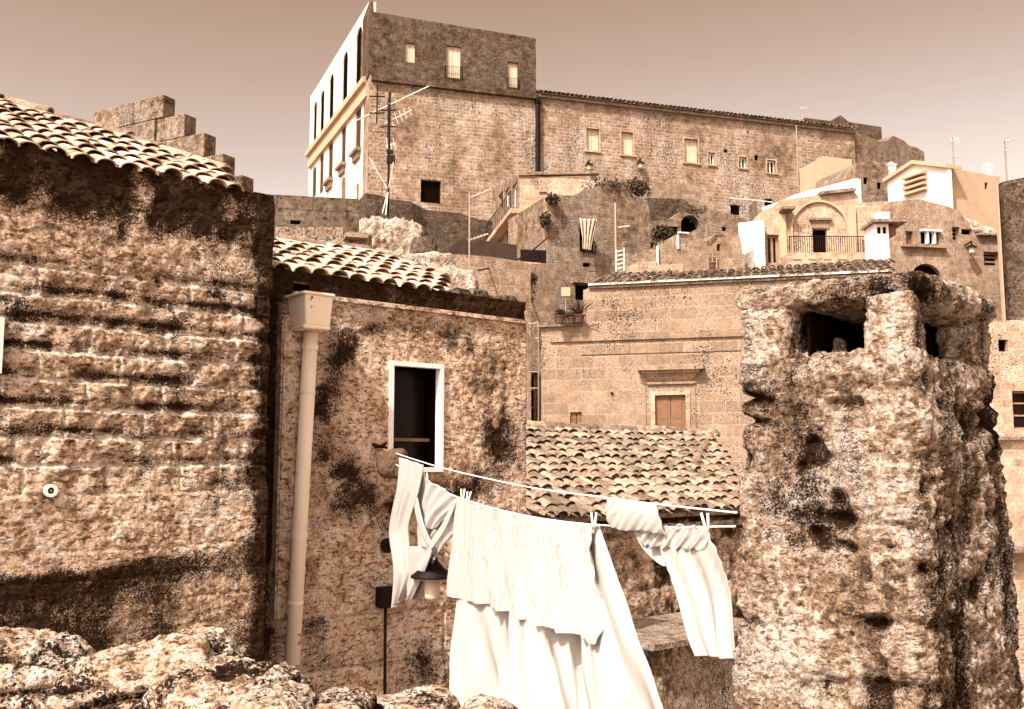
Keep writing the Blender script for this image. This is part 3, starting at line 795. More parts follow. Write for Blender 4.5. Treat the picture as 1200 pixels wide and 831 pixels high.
# ruins to its right
simple('lean_house', Plane(759, 60, 822, 61.5), [(759, 214), (812, 217), (822, 219)], 'pale roofless block against the palazzo foot, right of the round dark shrub', mat='mid_house', depth=3)
simple('short_dark_wall', Plane(757, 54, 808, 54.8), [(757, 232), (800, 233), (806, 236), (808, 240)], 'short dark wall below the pale roofless block', mat='dark_ruin', depth=2, cat='wall')  # dark zone done in dark rubble
simple('cave_house', Plane(757, 51, 884, 52.5), [(757, 260), (778, 258), (790, 256), (797, 248), (806, 244), (835, 245), (862, 252), (884, 262)],
       'half ruined cave dwelling with black openings in the rock', [((769, 265, 795, 288), 'black'), ((798, 252, 820, 284, 'arch'), 'black'), ((757.5, 284, 766, 291), 'black')], mat='brown_house', depth=5, reveal=.6)
gp = Plane(740, 44, 873, 45.5)
gw = simple('garden_wall', gp, [(738, 300), (746, 300), (746, 296), (756, 296), (756, 292), (770, 292), (794, 292), (794, 274), (805, 274), (808, 282), (822, 279), (828, 284), (841, 273), (862, 273), (867, 278), (870, 296), (873, 300)],
       'uneven patched garden wall in front of the cave dwelling', [((840, 286, 844.5, 294), 'black')], mat='mid_house', depth=1.5, cat='wall', reveal=.3)
bm = bmesh.new(); q = gp.rect(753, 310, 758, 304); 
for (x0, y0, x1, y1) in ((769, 289, 770.5, 318), (793, 276, 794.5, 292), (794, 272.5, 806, 274)):
    q = gp.rect(x0, y0, x1, y1); pbox(bm, gp, q[0], q[1], q[2], q[3], 0.01, .12)
mk('pale_edge', bm, 'white_plaster', gw)
bush('dry_grass_clump', 782, 292.5, 44.8, (.42, .3, .1), 160, .38, 'bleached grass tuft on the garden wall before the black opening', 'grass tuft', 'palegrass', seed=5, upright=True)
bush('dark_shrub', 776, 274, 50.6, (.7, .5, .45), 420, .10, 'dark shrub growing in the black opening of the cave dwelling', seed=15)
bush('wall_weeds', 812, 246, 50.8, (.9, .3, .25), 260, .08, 'straggling weeds along the rock above the arched cave opening', seed=16, hang=.5)
bush('alley_weeds', 606, 372, 25.5, (.18, .2, .5), 500, .035, 'weeds climbing beside the iron stair in the narrow gap', seed=17)
# timber/gate bits
def frame_thing(name, pl, lines, r, label, cat, mat='palesteel', d=.1, pname='bar', one=True):
    bm = bmesh.new()
    for ln in lines: tube(bm, [pl.at(*p, d) if len(p) == 2 else pl.at(p[0], p[1], p[2]) for p in ln], r, 5)
    return props(mk(name, bm, mat, None, uv=False), label, cat)
LP = Plane(715, 38, 735, 38)
frame_thing('white_ladder', LP, [[(722, 293), (722, 326)], [(731, 291), (731, 318)]] + [[(722, y), (731, y - 2)] for y in range(296, 319, 5)], .03,
            'white ladder leaning behind the left end of the long tiled eave', 'ladder')
frame_thing('garden_gate', gp, [[(828, 302), (838, 302)], [(828, 308), (838, 308)], [(828, 302), (828, 316)], [(838, 302), (838, 316)], [(833, 298), (833, 308)], [(826, 298), (840, 298)]], .035,
            'little barred gate in the patched garden wall', 'gate', 'steel', .15)
frame_thing('pipe_frame', gp, [[(827, 284), (827, 262)], [(829, 283), (838, 274)], [(827, 273), (846, 272)]], .035, 'thin pipe frame standing above the garden wall by the black arch', 'frame', 'steel', .1)

simple('low_yard_wall', Plane(738, 41.5, 800, 42), [(738, 312), (746, 307), (770, 306), (771, 310), (800, 309)], 'low pale yard wall peeping over the left part of the long tiled eave', mat='pale_house', depth=.5, cat='wall')
simple('rock_hut', Plane(824, 49, 866, 49.6), [(824, 265), (832, 261), (840, 263), (850, 260), (866, 266)], 'squat brown hut between the arched cave opening and the white block house', [((846, 266, 851, 271), 'black')], mat='brown_house', depth=2)
# white lit block and the arched balcony house
P4 = Plane(865, 48, 888, 45)
simple('white_block_house', P4, [(865, 262), (867, 261), (888, 258.5)], 'small bright white house with a dark glazed opening, left of the arched house', [((866, 297, 884, 312), 'bars')], mat='white_plaster', depth=.3, reveal=.2)
P3 = Plane(887.5, 45, 1062, 45)
T3 = [(887.5, 263), (893, 247), (914, 240), (915, 234), (960, 229), (988, 226), (1001, 224.5), (1006, 231), (1007, 238), (1030, 236), (1062, 236)]
h3 = simple('arched_house', P3, T3, 'tan house with a wide blind arch over its door and an iron railed balcony', [
    ((899, 275, 913, 309), 'dark', dict(fr=.1)), ((952.5, 268.5, 969.5, 301), 'black', dict(fr=.03)), ((1015.5, 264, 1024, 300), 'black', dict(fr=.03)), ((894, 232 + 14, 901, 262), 'black') if False else ((979, 0, 979, 0), None)
    ][:3], mat='pale_house', depth=5, reveal=.3)
def s3(x, y=270): return P3.sz(x, y)
c3 = s3(960)[0]; R = s3(992)[0] - c3; zs = s3(960, 270)[1]; ez = (s3(960, 237.5)[1] - zs) / R
bm = bmesh.new(); pr = None
pts = [(c3 + R, s3(960, 303)[1])] + [(c3 + R * math.cos(a), zs + R * ez * math.sin(a)) for a in [math.pi * k / 24 for k in range(25)]] + [(c3 - R, s3(960, 303)[1])]
for k in range(len(pts) - 1):
    (a, z_), (b, y_) = pts[k], pts[k + 1]
    def sc_(q, z, m): return (c3 + (q - c3) * m, zs + (z - zs) * m if z > zs else z)
    A0, B0, A1, B1 = sc_(a, z_, 1), sc_(b, y_, 1), sc_(a, z_, 1.07), sc_(b, y_, 1.07)
    box8(bm, [P3.to(*A0, .002), P3.to(*A1, .002), P3.to(*B1, .002), P3.to(*B0, .002), P3.to(*A0, .14), P3.to(*A1, .14), P3.to(*B1, .14), P3.to(*B0, .14)])
mk('arch_moulding', bm, 'tan_plaster', h3)
bm = bmesh.new(); q = P3.rect(948, 259, 974, 268); pbox(bm, P3, q[0] + .12, q[1] - .12, q[2], q[3], .002, .08); q = P3.rect(948, 257, 974, 259); pbox(bm, P3, q[0], q[1], q[2], q[3] + .03, 0, .22); mk('door_hood', bm, 'pale_front', h3)
bm = bmesh.new(); q = P3.rect(915, 303, 1003, 330); pbox(bm, P3, q[0], q[1], q[2], q[3], .003, 1.3); bal = mk('balcony', bm, 'pale_house', h3)
for k in range(5):
    bm = bmesh.new(); x = 915 + k * 17.6; q = P3.rect(x + 4, 306, x + 13, 311); pbox(bm, P3, q[0], q[1], q[2], q[3], 1.3, 1.34)
    mk('panel', bm, 'tan_plaster', bal)
railing(bal, P3, s3(916)[0], s3(1002)[0], s3(960, 304)[1], s3(960, 284)[1], 1.2, 34, .02)
railing(h3, P3, s3(1007)[0], s3(1016)[0], s3(960, 301)[1], s3(960, 284)[1], .4, 5, .02)
for r, d_ in (((992.5, 243, 1002, 303), .2), ((913, 252, 921, 303), .12)):
    bm = bmesh.new(); q = P3.rect(*r); pbox(bm, P3, q[0], q[1], q[2], q[3], .002, d_); mk('pilaster', bm, 'tan_plaster', h3)
bm = bmesh.new(); q = P3.rect(915, 241, 925, 252); v = [P3.to(q[0] - .2, q[2], .6), P3.to(q[1] + .6, q[3] - .1, .0)]
pbox(bm, P3, s3(913)[0], s3(928)[0], s3(913, 249)[1], s3(913, 246)[1], 0, .7); mk('corner_ledge', bm, 'pale_front', h3)
bm = bmesh.new()
T3s = [P3.sz(*p) for p in T3[4:7]]
for (a, z_), (b, y_) in zip(T3s, T3s[1:]): box8(bm, [P3.to(a, z_ - .02, .25), P3.to(b, y_ - .02, .25), P3.to(b, y_ - .02, -.5), P3.to(a, z_ - .02, -.5), P3.to(a, z_ + .14, .25), P3.to(b, y_ + .14, .25), P3.to(b, y_ + .14, -.5), P3.to(a, z_ + .14, -.5)])
mk('coping', bm, 'slab', h3)
# roof turret with canopy
PK = Plane(1025, 41, 1046, 41)
kk = house('roof_shrine', PK, (1035, 300), 'white block turret with a flat canopy and little louvred windows, right of the arched house', 'turret')
facade(kk, PK, [(1024.5, 262), (1041, 262)], [(1028, 266, 1032, 274), (1034.5, 266, 1038.5, 274)], 'white_plaster', 1.2, .12, base=PK.sz(1030, 345)[1])
for r in ((1028, 266, 1032, 274), (1034.5, 266, 1038.5, 274)): window(kk, PK, r, 'black', .12, fr=.02)
bm = bmesh.new(); q = PK.rect(1021, 258.5, 1060, 262); pbox(bm, PK, q[0], q[1], q[2] + .003, q[3], -1.3, .35); mk('canopy', bm, 'slab', kk)
bm = bmesh.new(); q = PK.rect(1030, 247, 1045, 258); pbox(bm, PK, q[0], q[1], q[2], q[3], -.6, -.2); mk('cap_block', bm, 'white_plaster', kk)
bm = bmesh.new(); q = PK.rect(1041.3, 264, 1052, 274); pbox(bm, PK, q[0] + .02, q[1], q[2], q[3], -1.1, -.2); mk('side_cupboard', bm, 'brownwood', kk)

P5 = Plane(893, 56, 1003, 50)
simple('terrace_parapet', P5, [(893, 243), (915, 236), (928, 229), (1003, 209)], 'sunlit whitewashed parapet rising behind the arched house', mat='white_plaster', depth=.35, cat='wall')
PX = Plane(893, 60, 906, 60)
simple('dark_doorway_hut', PX, [(887, 232), (912, 230)], 'small brown hut with a black doorway left of the whitewashed parapet', [((896, 233, 905, 250), 'black')], mat='brown_house', depth=2)
simple('pale_roof_block', Plane(965, 62, 998, 62.5), [(965, 183), (975, 184), (998, 187)], 'plain pale stair block against the palazzo wall above the whitewashed parapet', mat='tan_plaster', depth=3)
simple('patched_house', Plane(1000, 58, 1050, 59), [(1000, 212), (1004, 192), (1012, 188), (1040, 190), (1050, 196)], 'rough brown house wedged between the pale stair block and the white gabled house', [((1012, 208, 1017, 216), 'black'), ((1028, 214, 1033, 222), 'black')], mat='brown_house', depth=4)
# white gabled house
P6, P6R = Plane(1040, 58, 1111, 54), Plane(1111, 54, 1172, 55.8)
h6 = simple('white_gabled_house', P6, [(1040, 213), (1072, 192.5), (1111, 196.5)], 'dazzling white gabled house with a louvred window, highest on the right', [((1065, 205, 1084, 227), 'bars')], mat='white_plaster', depth=.25, reveal=.05)
facade(h6, P6R, [(1111.6, 197.1), (1172, 207)], [(1154, 214, 1158, 222)], 'tan_plaster', 4, .2, name='side_wall'); window(h6, P6R, (1154, 214, 1158, 222), 'black', .2, fr=.02)  # turned-away side of the white house, its shade put into the tan colour
q = P6.rect(1065, 205, 1084, 227); bm = bmesh.new()
for k in range(4): pbox(bm, P6, q[0] - .2, q[1] + .2, q[3] - .12 - k * .32, q[3] + .02 - k * .32, .0, .35)
for k in range(5): a = q[0] + (q[1] - q[0]) * k / 4; pbox(bm, P6, a - .04, a + .04, q[2], q[3] - 1.0, -.04, .05)
mk('louvres', bm, 'tan_plaster', h6)
bm = bmesh.new()
e = [P6.sz(1038, 214.5), P6.sz(1072, 192.5), P6.sz(1112, 196.8)]
for (a, z_), (b, y_) in zip(e, e[1:]): box8(bm, [P6.to(a, z_, .25), P6.to(b, y_, .25), P6.to(b, y_, -1), P6.to(a, z_, -1), P6.to(a, z_ + .22, .25), P6.to(b, y_ + .22, .25), P6.to(b, y_ + .22, -1), P6.to(a, z_ + .22, -1)])
mk('roof_edge', bm, 'tan_plaster', h6)
def chimney_pot(px, py0, py1, Y, w_, label):
    C = at(px, py1, Y); hgt = at(px, py0, Y).z - C.z
    t = thing('chimney_pot', C, label, 'chimney', None)
    bm = bmesh.new(); abox(bm, C.x - w_ * .38, C.x + w_ * .38, C.y - w_ * .38, C.y + w_ * .38, C.z - .8, C.z + hgt * .45)
    for i in (-1, 0, 1):
        for j in (-1, 0, 1):
            if i or j: abox(bm, C.x + i * w_ * .36 - .05, C.x + i * w_ * .36 + .05, C.y + j * w_ * .36 - .05, C.y + j * w_ * .36 + .05, C.z + hgt * .45, C.z + hgt * .72)
    mk('stack', bm, 'white_plaster', t)
    bm = bmesh.new(); abox(bm, C.x - w_ * .55, C.x + w_ * .55, C.y - w_ * .55, C.y + w_ * .55, C.z + hgt * .72, C.z + hgt * .8)
    lathe(bm, C + Vector((0, 0, hgt * .8)), [(w_ * .6, 0), (w_ * .35, hgt * .14), (w_ * .05, hgt * .22)], 4); mk('cap', bm, 'white_plaster', t)
chimney_pot(1045, 190, 207, 59, .45, 'white lantern-like chimney at the left corner of the white gabled house')
chimney_pot(1158, 191, 207, 56, .4, 'white chimney on the shaded side roof of the white gabled house, by the black flue')
# stones/parapet clutter below
_rc = at(1143, 278, 52)
rough_block('rubble_heap', _rc, (1, .1, 0), (-.1, 1, 0), (3.4, 1.2, .55), .07, .18, .2, 'boulder', None, 51, 2.2, .7, shear=lambda X: np.stack([X[:, 0], X[:, 1], X[:, 2] - .36 * (X[:, 0] - _rc.x)], 1))
props(bpy.data.objects['rubble_heap'], 'pale heap of rubble on a slope below the white gabled house', 'rubble')

P7 = Plane(1046, 44, 1176, 45)
h7 = simple('terraced_house', P7, [(1046, 236), (1078, 233.5), (1111, 242), (1125, 248), (1139, 268), (1143, 275.5), (1176, 273)], 'wide tan house with a dark arch at its foot, under the rubble slope', [
    ((1062, 271, 1070.5, 289), 'door'), ((1079, 271, 1101, 286), 'black'), ((1116, 266, 1125, 281), 'bars'), ((1126.5, 268.5, 1139, 275) , 'black'), ((1153, 295, 1172, 312), 'bars'), ((1068, 309, 1104, 345, 'arch'), 'black')], mat='mid_house', depth=6, reveal=.3)
q = P7.rect(1085, 272, 1095, 286); bm = bmesh.new(); pbox(bm, P7, q[0], q[0] + .08, q[2], q[3], -.1, .12); pbox(bm, P7, q[1] - .08, q[1], q[2], q[3], -.1, .12); pbox(bm, P7, q[0] - .3, q[1] + .3, q[3], q[3] + .08, -.1, .2); mk('bay_frame', bm, 'whitepaint', h7)
for r in ((1055, 288, 1107, 291), (1143, 275, 1176, 277)):
    bm = bmesh.new(); q = P7.rect(*r); pbox(bm, P7, q[0], q[1], q[2], q[3], .003, .25); mk('ledge', bm, 'pale_front', h7)
wall_lamp(1131, 297, P7, 'pale lamp on a black bracket on the wide tan house, left of the barred window', .75)
bm = bmesh.new(); q = P7.rect(1111, 243, 1112.5, 290)
P8 = Plane(1175, 42, 1260, 42)
simple('dark_wall', P8, [(1175, 213), (1200, 208), (1260, 200)], 'tall dark brown wall at the right edge of the view', mat='attic', depth=.5, cat='wall')
P9 = Plane(1140, 31, 1260, 31.4)
h9 = simple('lower_right_house', P9, [(1120, 380), (1172, 376), (1260, 372)], 'pale house seen past the eroded chimney, with two dark windows', [((1170, 398, 1181.5, 412), 'black'), ((1187, 458, 1209, 503), 'bars')], mat='pale_house', depth=5, reveal=.25)
for r, d_ in (((1120, 640, 1260, 646), .6), ((1160, 512, 1260, 516), .2)):
    bm = bmesh.new(); q = P9.rect(*r); pbox(bm, P9, q[0], q[1], q[2], q[3], 0.003, d_); mk('ledge', bm, 'slab', h9)
bm = bmesh.new(); q = P8.rect(1172, 300, 1176, 375); pbox(bm, P8, q[0] + .05, q[0] + .11, P8.sz(1175, 380)[1], P8.sz(1175, 215)[1], -.1, .12); props(mk('downpipe', bm, 'tan_plaster'), 'pale downpipe on the left edge of the dark brown wall', 'downpipe')

# ================================================================== alley, terrace between
simple('alley_house', Plane(560, 36, 650, 37.5), [(560, 318), (600, 314), (612, 309), (650, 309)], 'shabby house at the bottom of the narrow gap, with a creeper above its dark window', [((604, 348, 622, 361), 'black'), ((606, 436, 630, 500), 'bars')], mat='mid_house', depth=4)
bush('hanging_creeper', 617, 326, 35.8, (.42, .3, .25), 900, .07, 'creeper hanging over the dark window in the narrow gap', seed=7, hang=.9)
tw = simple('terrace_wall', Plane(500, 31, 622, 32), [(500, 304), (529, 300), (533, 298), (553, 299), (575, 301), (608, 306), (622, 309)], 'low terrace wall behind the ruined stones', mat='mid_house', depth=3, cat='wall')
sh = simple('dark_shed', Plane(524, 36, 606, 36.5), [(524, 300), (528, 289), (543, 279), (560, 281), (606, 287)], 'dark timber shed behind the low terrace wall', mat='darkwood', depth=3, cat='shed')
PF2 = Plane(609, 41, 642, 41.2)
bw_ = simple('balcony_wall', PF2, [(609, 306), (642, 309)], 'short terrace front carrying a black boarded fence', mat='pale_house', depth=4, cat='terrace')
bm = bmesh.new()
for k in range(22):
    a = PF2.sz(610.5, 300)[0] + k * (PF2.sz(641, 300)[0] - PF2.sz(610.5, 300)[0]) / 22
    pbox(bm, PF2, a, a + .045, PF2.sz(620, 308)[1] + .02, PF2.sz(620, 292)[1], -.15, -.11)
props(mk('boarded_fence', bm, 'iron'), 'black boarded balcony fence left of the tall brown house', 'fence')
PR = Plane(616, 26, 636, 26)
frame_thing('outdoor_stair', PR, [[(619, 380), (619, 500)], [(631, 378), (631, 500)], [(619, 380), (631, 378)], [(620, 398), (631, 396)], [(620, 412), (630, 412)], [(620, 436), (630, 436)], [(622, 395), (630, 375)], [(624, 408), (631, 425)], [(619, 455), (631, 455)]], .016,
            'thin iron stair frame squeezed in the gap beside the long pale building', 'stair', 'steel', 0)

# ================================================================== long pale building in the centre
PC = Plane(634, 29, 1050, 26.5)
hc = house('long_house', PC, (840, 400), 'long smooth pale building with a hooded door, in the middle of the view', 'house')
ch = [(768, 463, 804, 522), (668, 483, 682, 500)]
facade(hc, PC, [(634, 381), (683, 379), (683.5, 340), (690, 337.5), (1045, 315)], ch, 'pale_front', 6, .14, base=GZ - .5)
window(hc, PC, ch[0], 'door', .14, surround=.12, fr=.05); window(hc, PC, ch[1], 'door', .14, fr=.05)
zt = PC.sz(800, 330)[1]
bm = bmesh.new(); s0, s1 = PC.sz(634, 395)[0], PC.sz(1045, 395)[0]; zz = PC.sz(720, 397)[1]
pbox(bm, PC, s0 + .3, s1, zz - .05, zz + .05, .002, .07); pbox(bm, PC, s0 + 1.2, s1, zz + .62 * 0 - .45, zz - .40, .002, .03); mk('string_course', bm, 'pale_front', hc)
bm = bmesh.new(); q = PC.rect(634, 381, 683, 383); pbox(bm, PC, q[0] - .1, q[1], q[2], q[3] + .06, -.2, .12); mk('terrace_coping', bm, 'slab', hc)
# hood over the door
bm = bmesh.new(); a0, a1, z0, z1 = PC.rect(752, 428, 821, 447)
pbox(bm, PC, a0 - .1, a1 + .1, z1 - .16, z1, -.01, .34); pbox(bm, PC, a0 + .02, a1 - .02, z1 - .24, z1 - .16, -.01, .26)
box8(bm, [PC.to(a0 + .25, z0, .002), PC.to(a1 - .25, z0, .002), PC.to(a1 - .25, z0, .05), PC.to(a0 + .25, z0, .05),
          PC.to(a0 + .08, z1 - .24, .002), PC.to(a1 - .08, z1 - .24, .002), PC.to(a1 - .08, z1 - .24, .2), PC.to(a0 + .08, z1 - .24, .2)])
pbox(bm, PC, a0 + .15, a1 - .15, z0 - .08, z0 - .01, -.01, .08)
mk('door_hood', bm, 'pale_front', hc)
for a, b in (((755.5, 450), (757, 520)), ((814, 450), (815.5, 520))):
    bm = bmesh.new(); q = PC.rect(a[0], a[1], b[0], b[1]); pbox(bm, PC, q[0], q[1], q[2], q[3], .002, .035); mk('door_border', bm, 'pale_front', hc)
bm = bmesh.new(); P = PC.at(717, 461, .01); tube(bm, [P, P + Vector((0, -.05, 0))], .04, 10); mk('drain_hole', bm, 'iron', hc)
E_ = PC.at(690, 337, .10); sl_ = math.radians(17)
rc = lambda x, y: roofcoord(E_, PC.u, -PC.n, sl_, x, y)
L_ = PC.sz(1045, 315)[0] - PC.sz(690, 337)[0]
rp = [(0, 0), (L_, 0), rc(1043, 306), rc(860, 318), rc(735, 323), rc(716, 322)]
rf = tile_roof(hc, E_, PC.u, -PC.n, sl_, rp, tl=.5, row=.34, col=.24, mat='tile2', seed=8)
bm = bmesh.new(); n = 26
for k in range(n):
    a = PC.sz(690, 337)[0] + L_ * k / n; pbox(bm, PC, a + .008, a + L_ / n - .008, zt - .01, zt + .045, -.05, .15)
mk('eave_stones', bm, 'white_plaster', rf)  # sunlit tops of the eave stones put in as white colour
# pots on the terrace of the long house
def pot(px, py, Y, r, label, cat='potted plant', kind=0, seed=0):
    C = at(px, py, Y); t = thing('potted_plant', C, label, cat)
    bm = bmesh.new(); lathe(bm, C, [(r * .6, 0), (r * .95, r * 1.2), (r * 1.08, r * 1.2), (r * 1.08, r * 1.4), (r * .9, r * 1.4)], 14); mk('pot', bm, 'pot', t)
    if kind == 0: foliage('leaves', C + Vector((0, 0, r * 1.9)), (r * 1.1, r * 1.1, r * .8), 220, r * .35, 'leaf', t, seed)
    else:
        bm = bmesh.new(); rnd = random.Random(seed)
        for k in range(26):
            a = rnd.uniform(0, 6.28); el = rnd.uniform(.3, 1.45); d = Vector((math.cos(a) * math.cos(el), math.sin(a) * math.cos(el), math.sin(el))); b = d.orthogonal().normalized() * r * .12
            p = C + Vector((0, 0, r * 1.35)); m_ = p + d * r * 2.2; e_ = p + d * r * 3.9 + Vector((0, 0, -r * .5))
            V_ = [bm.verts.new(x) for x in (p - b, p + b, m_ + b, m_ - b, e_)]; bm.faces.new(V_[:4]); bm.faces.new((V_[3], V_[2], V_[4]))
        mk('leaves', bm, 'leaf', t, recalc=False)
pot(656.5, 379, 28.4, .16, 'squat wide pot with a low round plant, nearest the edge of the pale terrace', seed=1)
pot(670, 379, 28.5, .13, 'small bushy potted plant between the squat pot and the spiky one', seed=2)
pot(679, 378, 28.4, .16, 'pot with a tall spiky agave against the step of the long pale building', kind=1, seed=3)
C = at(663, 379, 28.6); t = thing('flat_aerial', C, 'flat square aerial on a thin pole among the potted plants', 'aerial')
bm = bmesh.new(); tube(bm, [C, at(663, 345, 28.6)], .02, 6); mk('pole', bm, 'steel', t)
bm = bmesh.new(); q = at(663, 342, 28.55); abox(bm, q.x - .13, q.x + .13, q.y - .03, q.y + .03, q.z - .13, q.z + .13); mk('panel', bm, 'tan_plaster', t)

# ================================================================== masts and aerials
def yagi(parent, A, B, n=9, w_=.35, r=.025, vertical=False, name='yagi_antenna'):
    bm = bmesh.new(); tube(bm, [A, B], r, 5); d = (B - A).normalized(); s_ = d.cross(Vector((0, 0, 1))).normalized()
    e = d.cross(s_).normalized() if vertical else s_
    for k in range(n):
        p = A.lerp(B, (k + .5) / n); L = w_ * (1.2 - .5 * k / n); tube(bm, [p - e * L, p + e * L], r * .5, 4)
    mk(name, bm, 'palesteel', parent, uv=False)
def mast(px, py0, py1, Y, r, label, booms=(), mat='steel', cat='aerial mast', down=1.0):
    B = at(px, py1, Y); t = thing('aerial_mast', B - Vector((0, 0, down)), label, cat)
    bm = bmesh.new(); T_ = at(px, py0, Y); tube(bm, [B - Vector((0, 0, down)), Vector((B.x, B.y, T_.z))], r, 6); mk('pole', bm, mat, t, uv=False)
    for bb in booms:
        yagi(t, at(bb[0], bb[1], Y + bb[4] if len(bb) > 4 else Y), at(bb[2], bb[3], Y - (bb[4] if len(bb) > 4 else 0)), **(bb[5] if len(bb) > 5 else {}))
    return t
t = mast(455, 108, 236, 61, .08, 'tall aerial mast with long booms in front of the palazzo corner', [(412, 144, 503, 101, .5, dict(n=5, w_=.3, r=.042)), (451, 145, 483, 129, .3, dict(n=6, w_=.4, r=.035, vertical=True)), (452, 172, 464, 168, .1, dict(n=3, w_=.5, r=.035, vertical=True))], 'iron')
bm = bmesh.new()
for p in ((442, 122), (455, 138)):
    A = at(*p, 61); tube(bm, [A + Vector((0, 0, -1.3)), A + Vector((0, 0, 1.3))], .05, 5); tube(bm, [A + Vector((-.5, 0, .5)), A + Vector((.5, 0, .5))], .05, 5); tube(bm, [A + Vector((-.5, 0, -.6)), A + Vector((.5, 0, -.6))], .05, 5)
mk('dipole', bm, 'iron', t, uv=False)
bm = bmesh.new(); q = at(458, 187, 60.9); abox(bm, q.x - .25, q.x + .25, q.y - .15, q.y + .15, q.z - .25, q.z + .25); q = at(457, 178, 60.9); abox(bm, q.x - .2, q.x + .2, q.y - .1, q.y + .1, q.z - .12, q.z + .12); mk('amplifier_box', bm, 'iron', t)
bm = bmesh.new()
for a, b in (((455, 223), (448, 250)), ((455, 223), (433, 185)), ((455, 223), (461, 190)), ((455, 223), (452, 252))): tube(bm, [at(*a, 61), at(*b, 60.6)], .04, 4)
mk('guy_wire', bm, 'palesteel', t, uv=False)
mast(550, 226, 306, 29.5, .026, 'double pole aerial mast rising from the low terrace wall', [(551, 232, 575, 222, .2, dict(n=8, w_=.12, r=.022)), (549, 282, 572, 274, .2, dict(n=6, w_=.14, r=.018))], 'steel')
mast(722, 238, 322, 43, .06, 'slim lamp-like mast in front of the tall brown house', [(722, 267, 738, 265, .1, dict(n=3, w_=.12, r=.03))])
mast(941, 126, 148, 99, .06, 'short aerial on the palazzo roof near its dark roof storey', [(937, 127, 946, 127, 0, dict(n=3, w_=.4, r=.05))])
mast(1118, 160, 197, 54.6, .035, 'bent aerial on the ridge of the white gabled house', [(1114, 166, 1124, 162, .1, dict(n=3, w_=.25, r=.03, vertical=True)), (1115, 184, 1122, 183, .1, dict(n=3, w_=.25, r=.03))])
mast(1180, 164, 211, 43, .035, 'thin aerial on the roof of the dark brown wall at the right edge', [(1176, 167, 1188, 163, .1, dict(n=4, w_=.2, r=.025)), (1177, 177, 1182, 177, .1, dict(n=2, w_=.3, r=.025))])
mast(936, 147, 232, 58, .04, 'very thin wire mast crossing the palazzo wall above the arched house', [])
# cables slung over the roofs
bm = bmesh.new(); tube(bm, [at(855, 232, 50), at(880, 234, 50), at(905, 237, 50)], .03, 4); props(mk('overhead_cable', bm, 'palesteel', uv=False), 'pale cable slung across the palazzo foot above the white block house', 'cable')
bm = bmesh.new(); A, B = at(560, 317, 30), at(641, 279, 44); tube(bm, [A.lerp(B, k / 8) - Vector((0, 0, .3 * sn(k / 16))) for k in range(9)], .03, 4); props(mk('slung_cable', bm, 'iron', uv=False), 'dark cable slung from the terrace up to the tall brown house', 'cable')
# ================================================================== ruined stones, middle distance
rw = thing('ruined_wall', at(480, 420, 20.5), 'crumbling rubble wall stepping down behind the small tiled roof', 'ruined wall')
for k, (x0, x1, yt, Y, am) in enumerate([(415, 487, 257, 21, .16), (480, 507, 276, 20.5, .08), (436, 530, 294, 19.5, .16), (510, 555, 313, 18.5, .1)]):
    wd = (x1 - x0) / F * Y; tp = at((x0 + x1) / 2, yt, Y).z - am * .4
    rough_block('stone_block', (at((x0 + x1) / 2, 400, Y).x, Y + .4, tp - 2.2), (1, .12, 0), (-.12, 1, 0), (wd, .9, 2.2), .05, .12, am, 'dark_ruin' if k in (1, ) else 'ruin', rw, 60 + k, 1.6, .5)

# ================================================================== stepped gable wall
PG = Plane(108, 10.56, 284, 9.52)
xs_ = [(192, 110), (216, 133), (240, 156), (262, 179), (284, 204)]
sq = [PG.sz(*p) for p in xs_]; zst = [q[1] for q in sq]
dz = (zst[0] - zst[-1]) / 4
outl = [(PG.sz(108, 140)[0], GZ)]; outl.append((outl[0][0], zst[0]))
for i, (a, _) in enumerate(sq):
    outl.append((a, zst[0] - i * dz)); outl.append((a, zst[0] - (i + 1) * dz if i < 4 else GZ))
sg = house('stepped_gable', PG, (200, 400), 'stepped gable wall of big tuff blocks rising behind the near left roof', 'wall')
bm = bmesh.new()
# courses of single blocks with open joints
rnd = random.Random(3)
for i in range(5):
    a = outl[0][0] + (.0 if i == 0 else .0); end = sq[i][0]; zt_ = zst[0] - i * dz; z0_ = zt_ - dz
    x = end; cuts = [end]
    while x > a + .1: x -= rnd.uniform(.42, .6); cuts.append(max(x, a))
    for b, c in zip(cuts, cuts[1:]):
        j = rnd.uniform(-.012, .012); pbox(bm, PG, c + .004, b - .004, z0_ + .004, zt_ - .004, -.17 + j, j)
pbox(bm, PG, outl[0][0] + .02, sq[-1][0] - .02, GZ - .3, zst[0] - 5 * dz, -.16, -.01)
pbox(bm, PG, outl[0][0] + .02, sq[0][0] - .04, zst[0] - 5 * dz, zst[0] - .03, -.15, -.02)
for i in range(1, 5): pbox(bm, PG, sq[i - 1][0] - .02 , sq[i][0] - .04, zst[0] - 5 * dz, zst[0] - i * dz - .03, -.149, -.021)
bmesh.ops.bevel(bm, geom=[e for e in bm.edges], offset=.008, segments=1, affect='EDGES')
M['gable'] = stone('gable_block_stone', .45, 1.6, None, .35, .36, .60, 30, .8, .02, .3)
mk('blocks', bm, 'gable', sg)

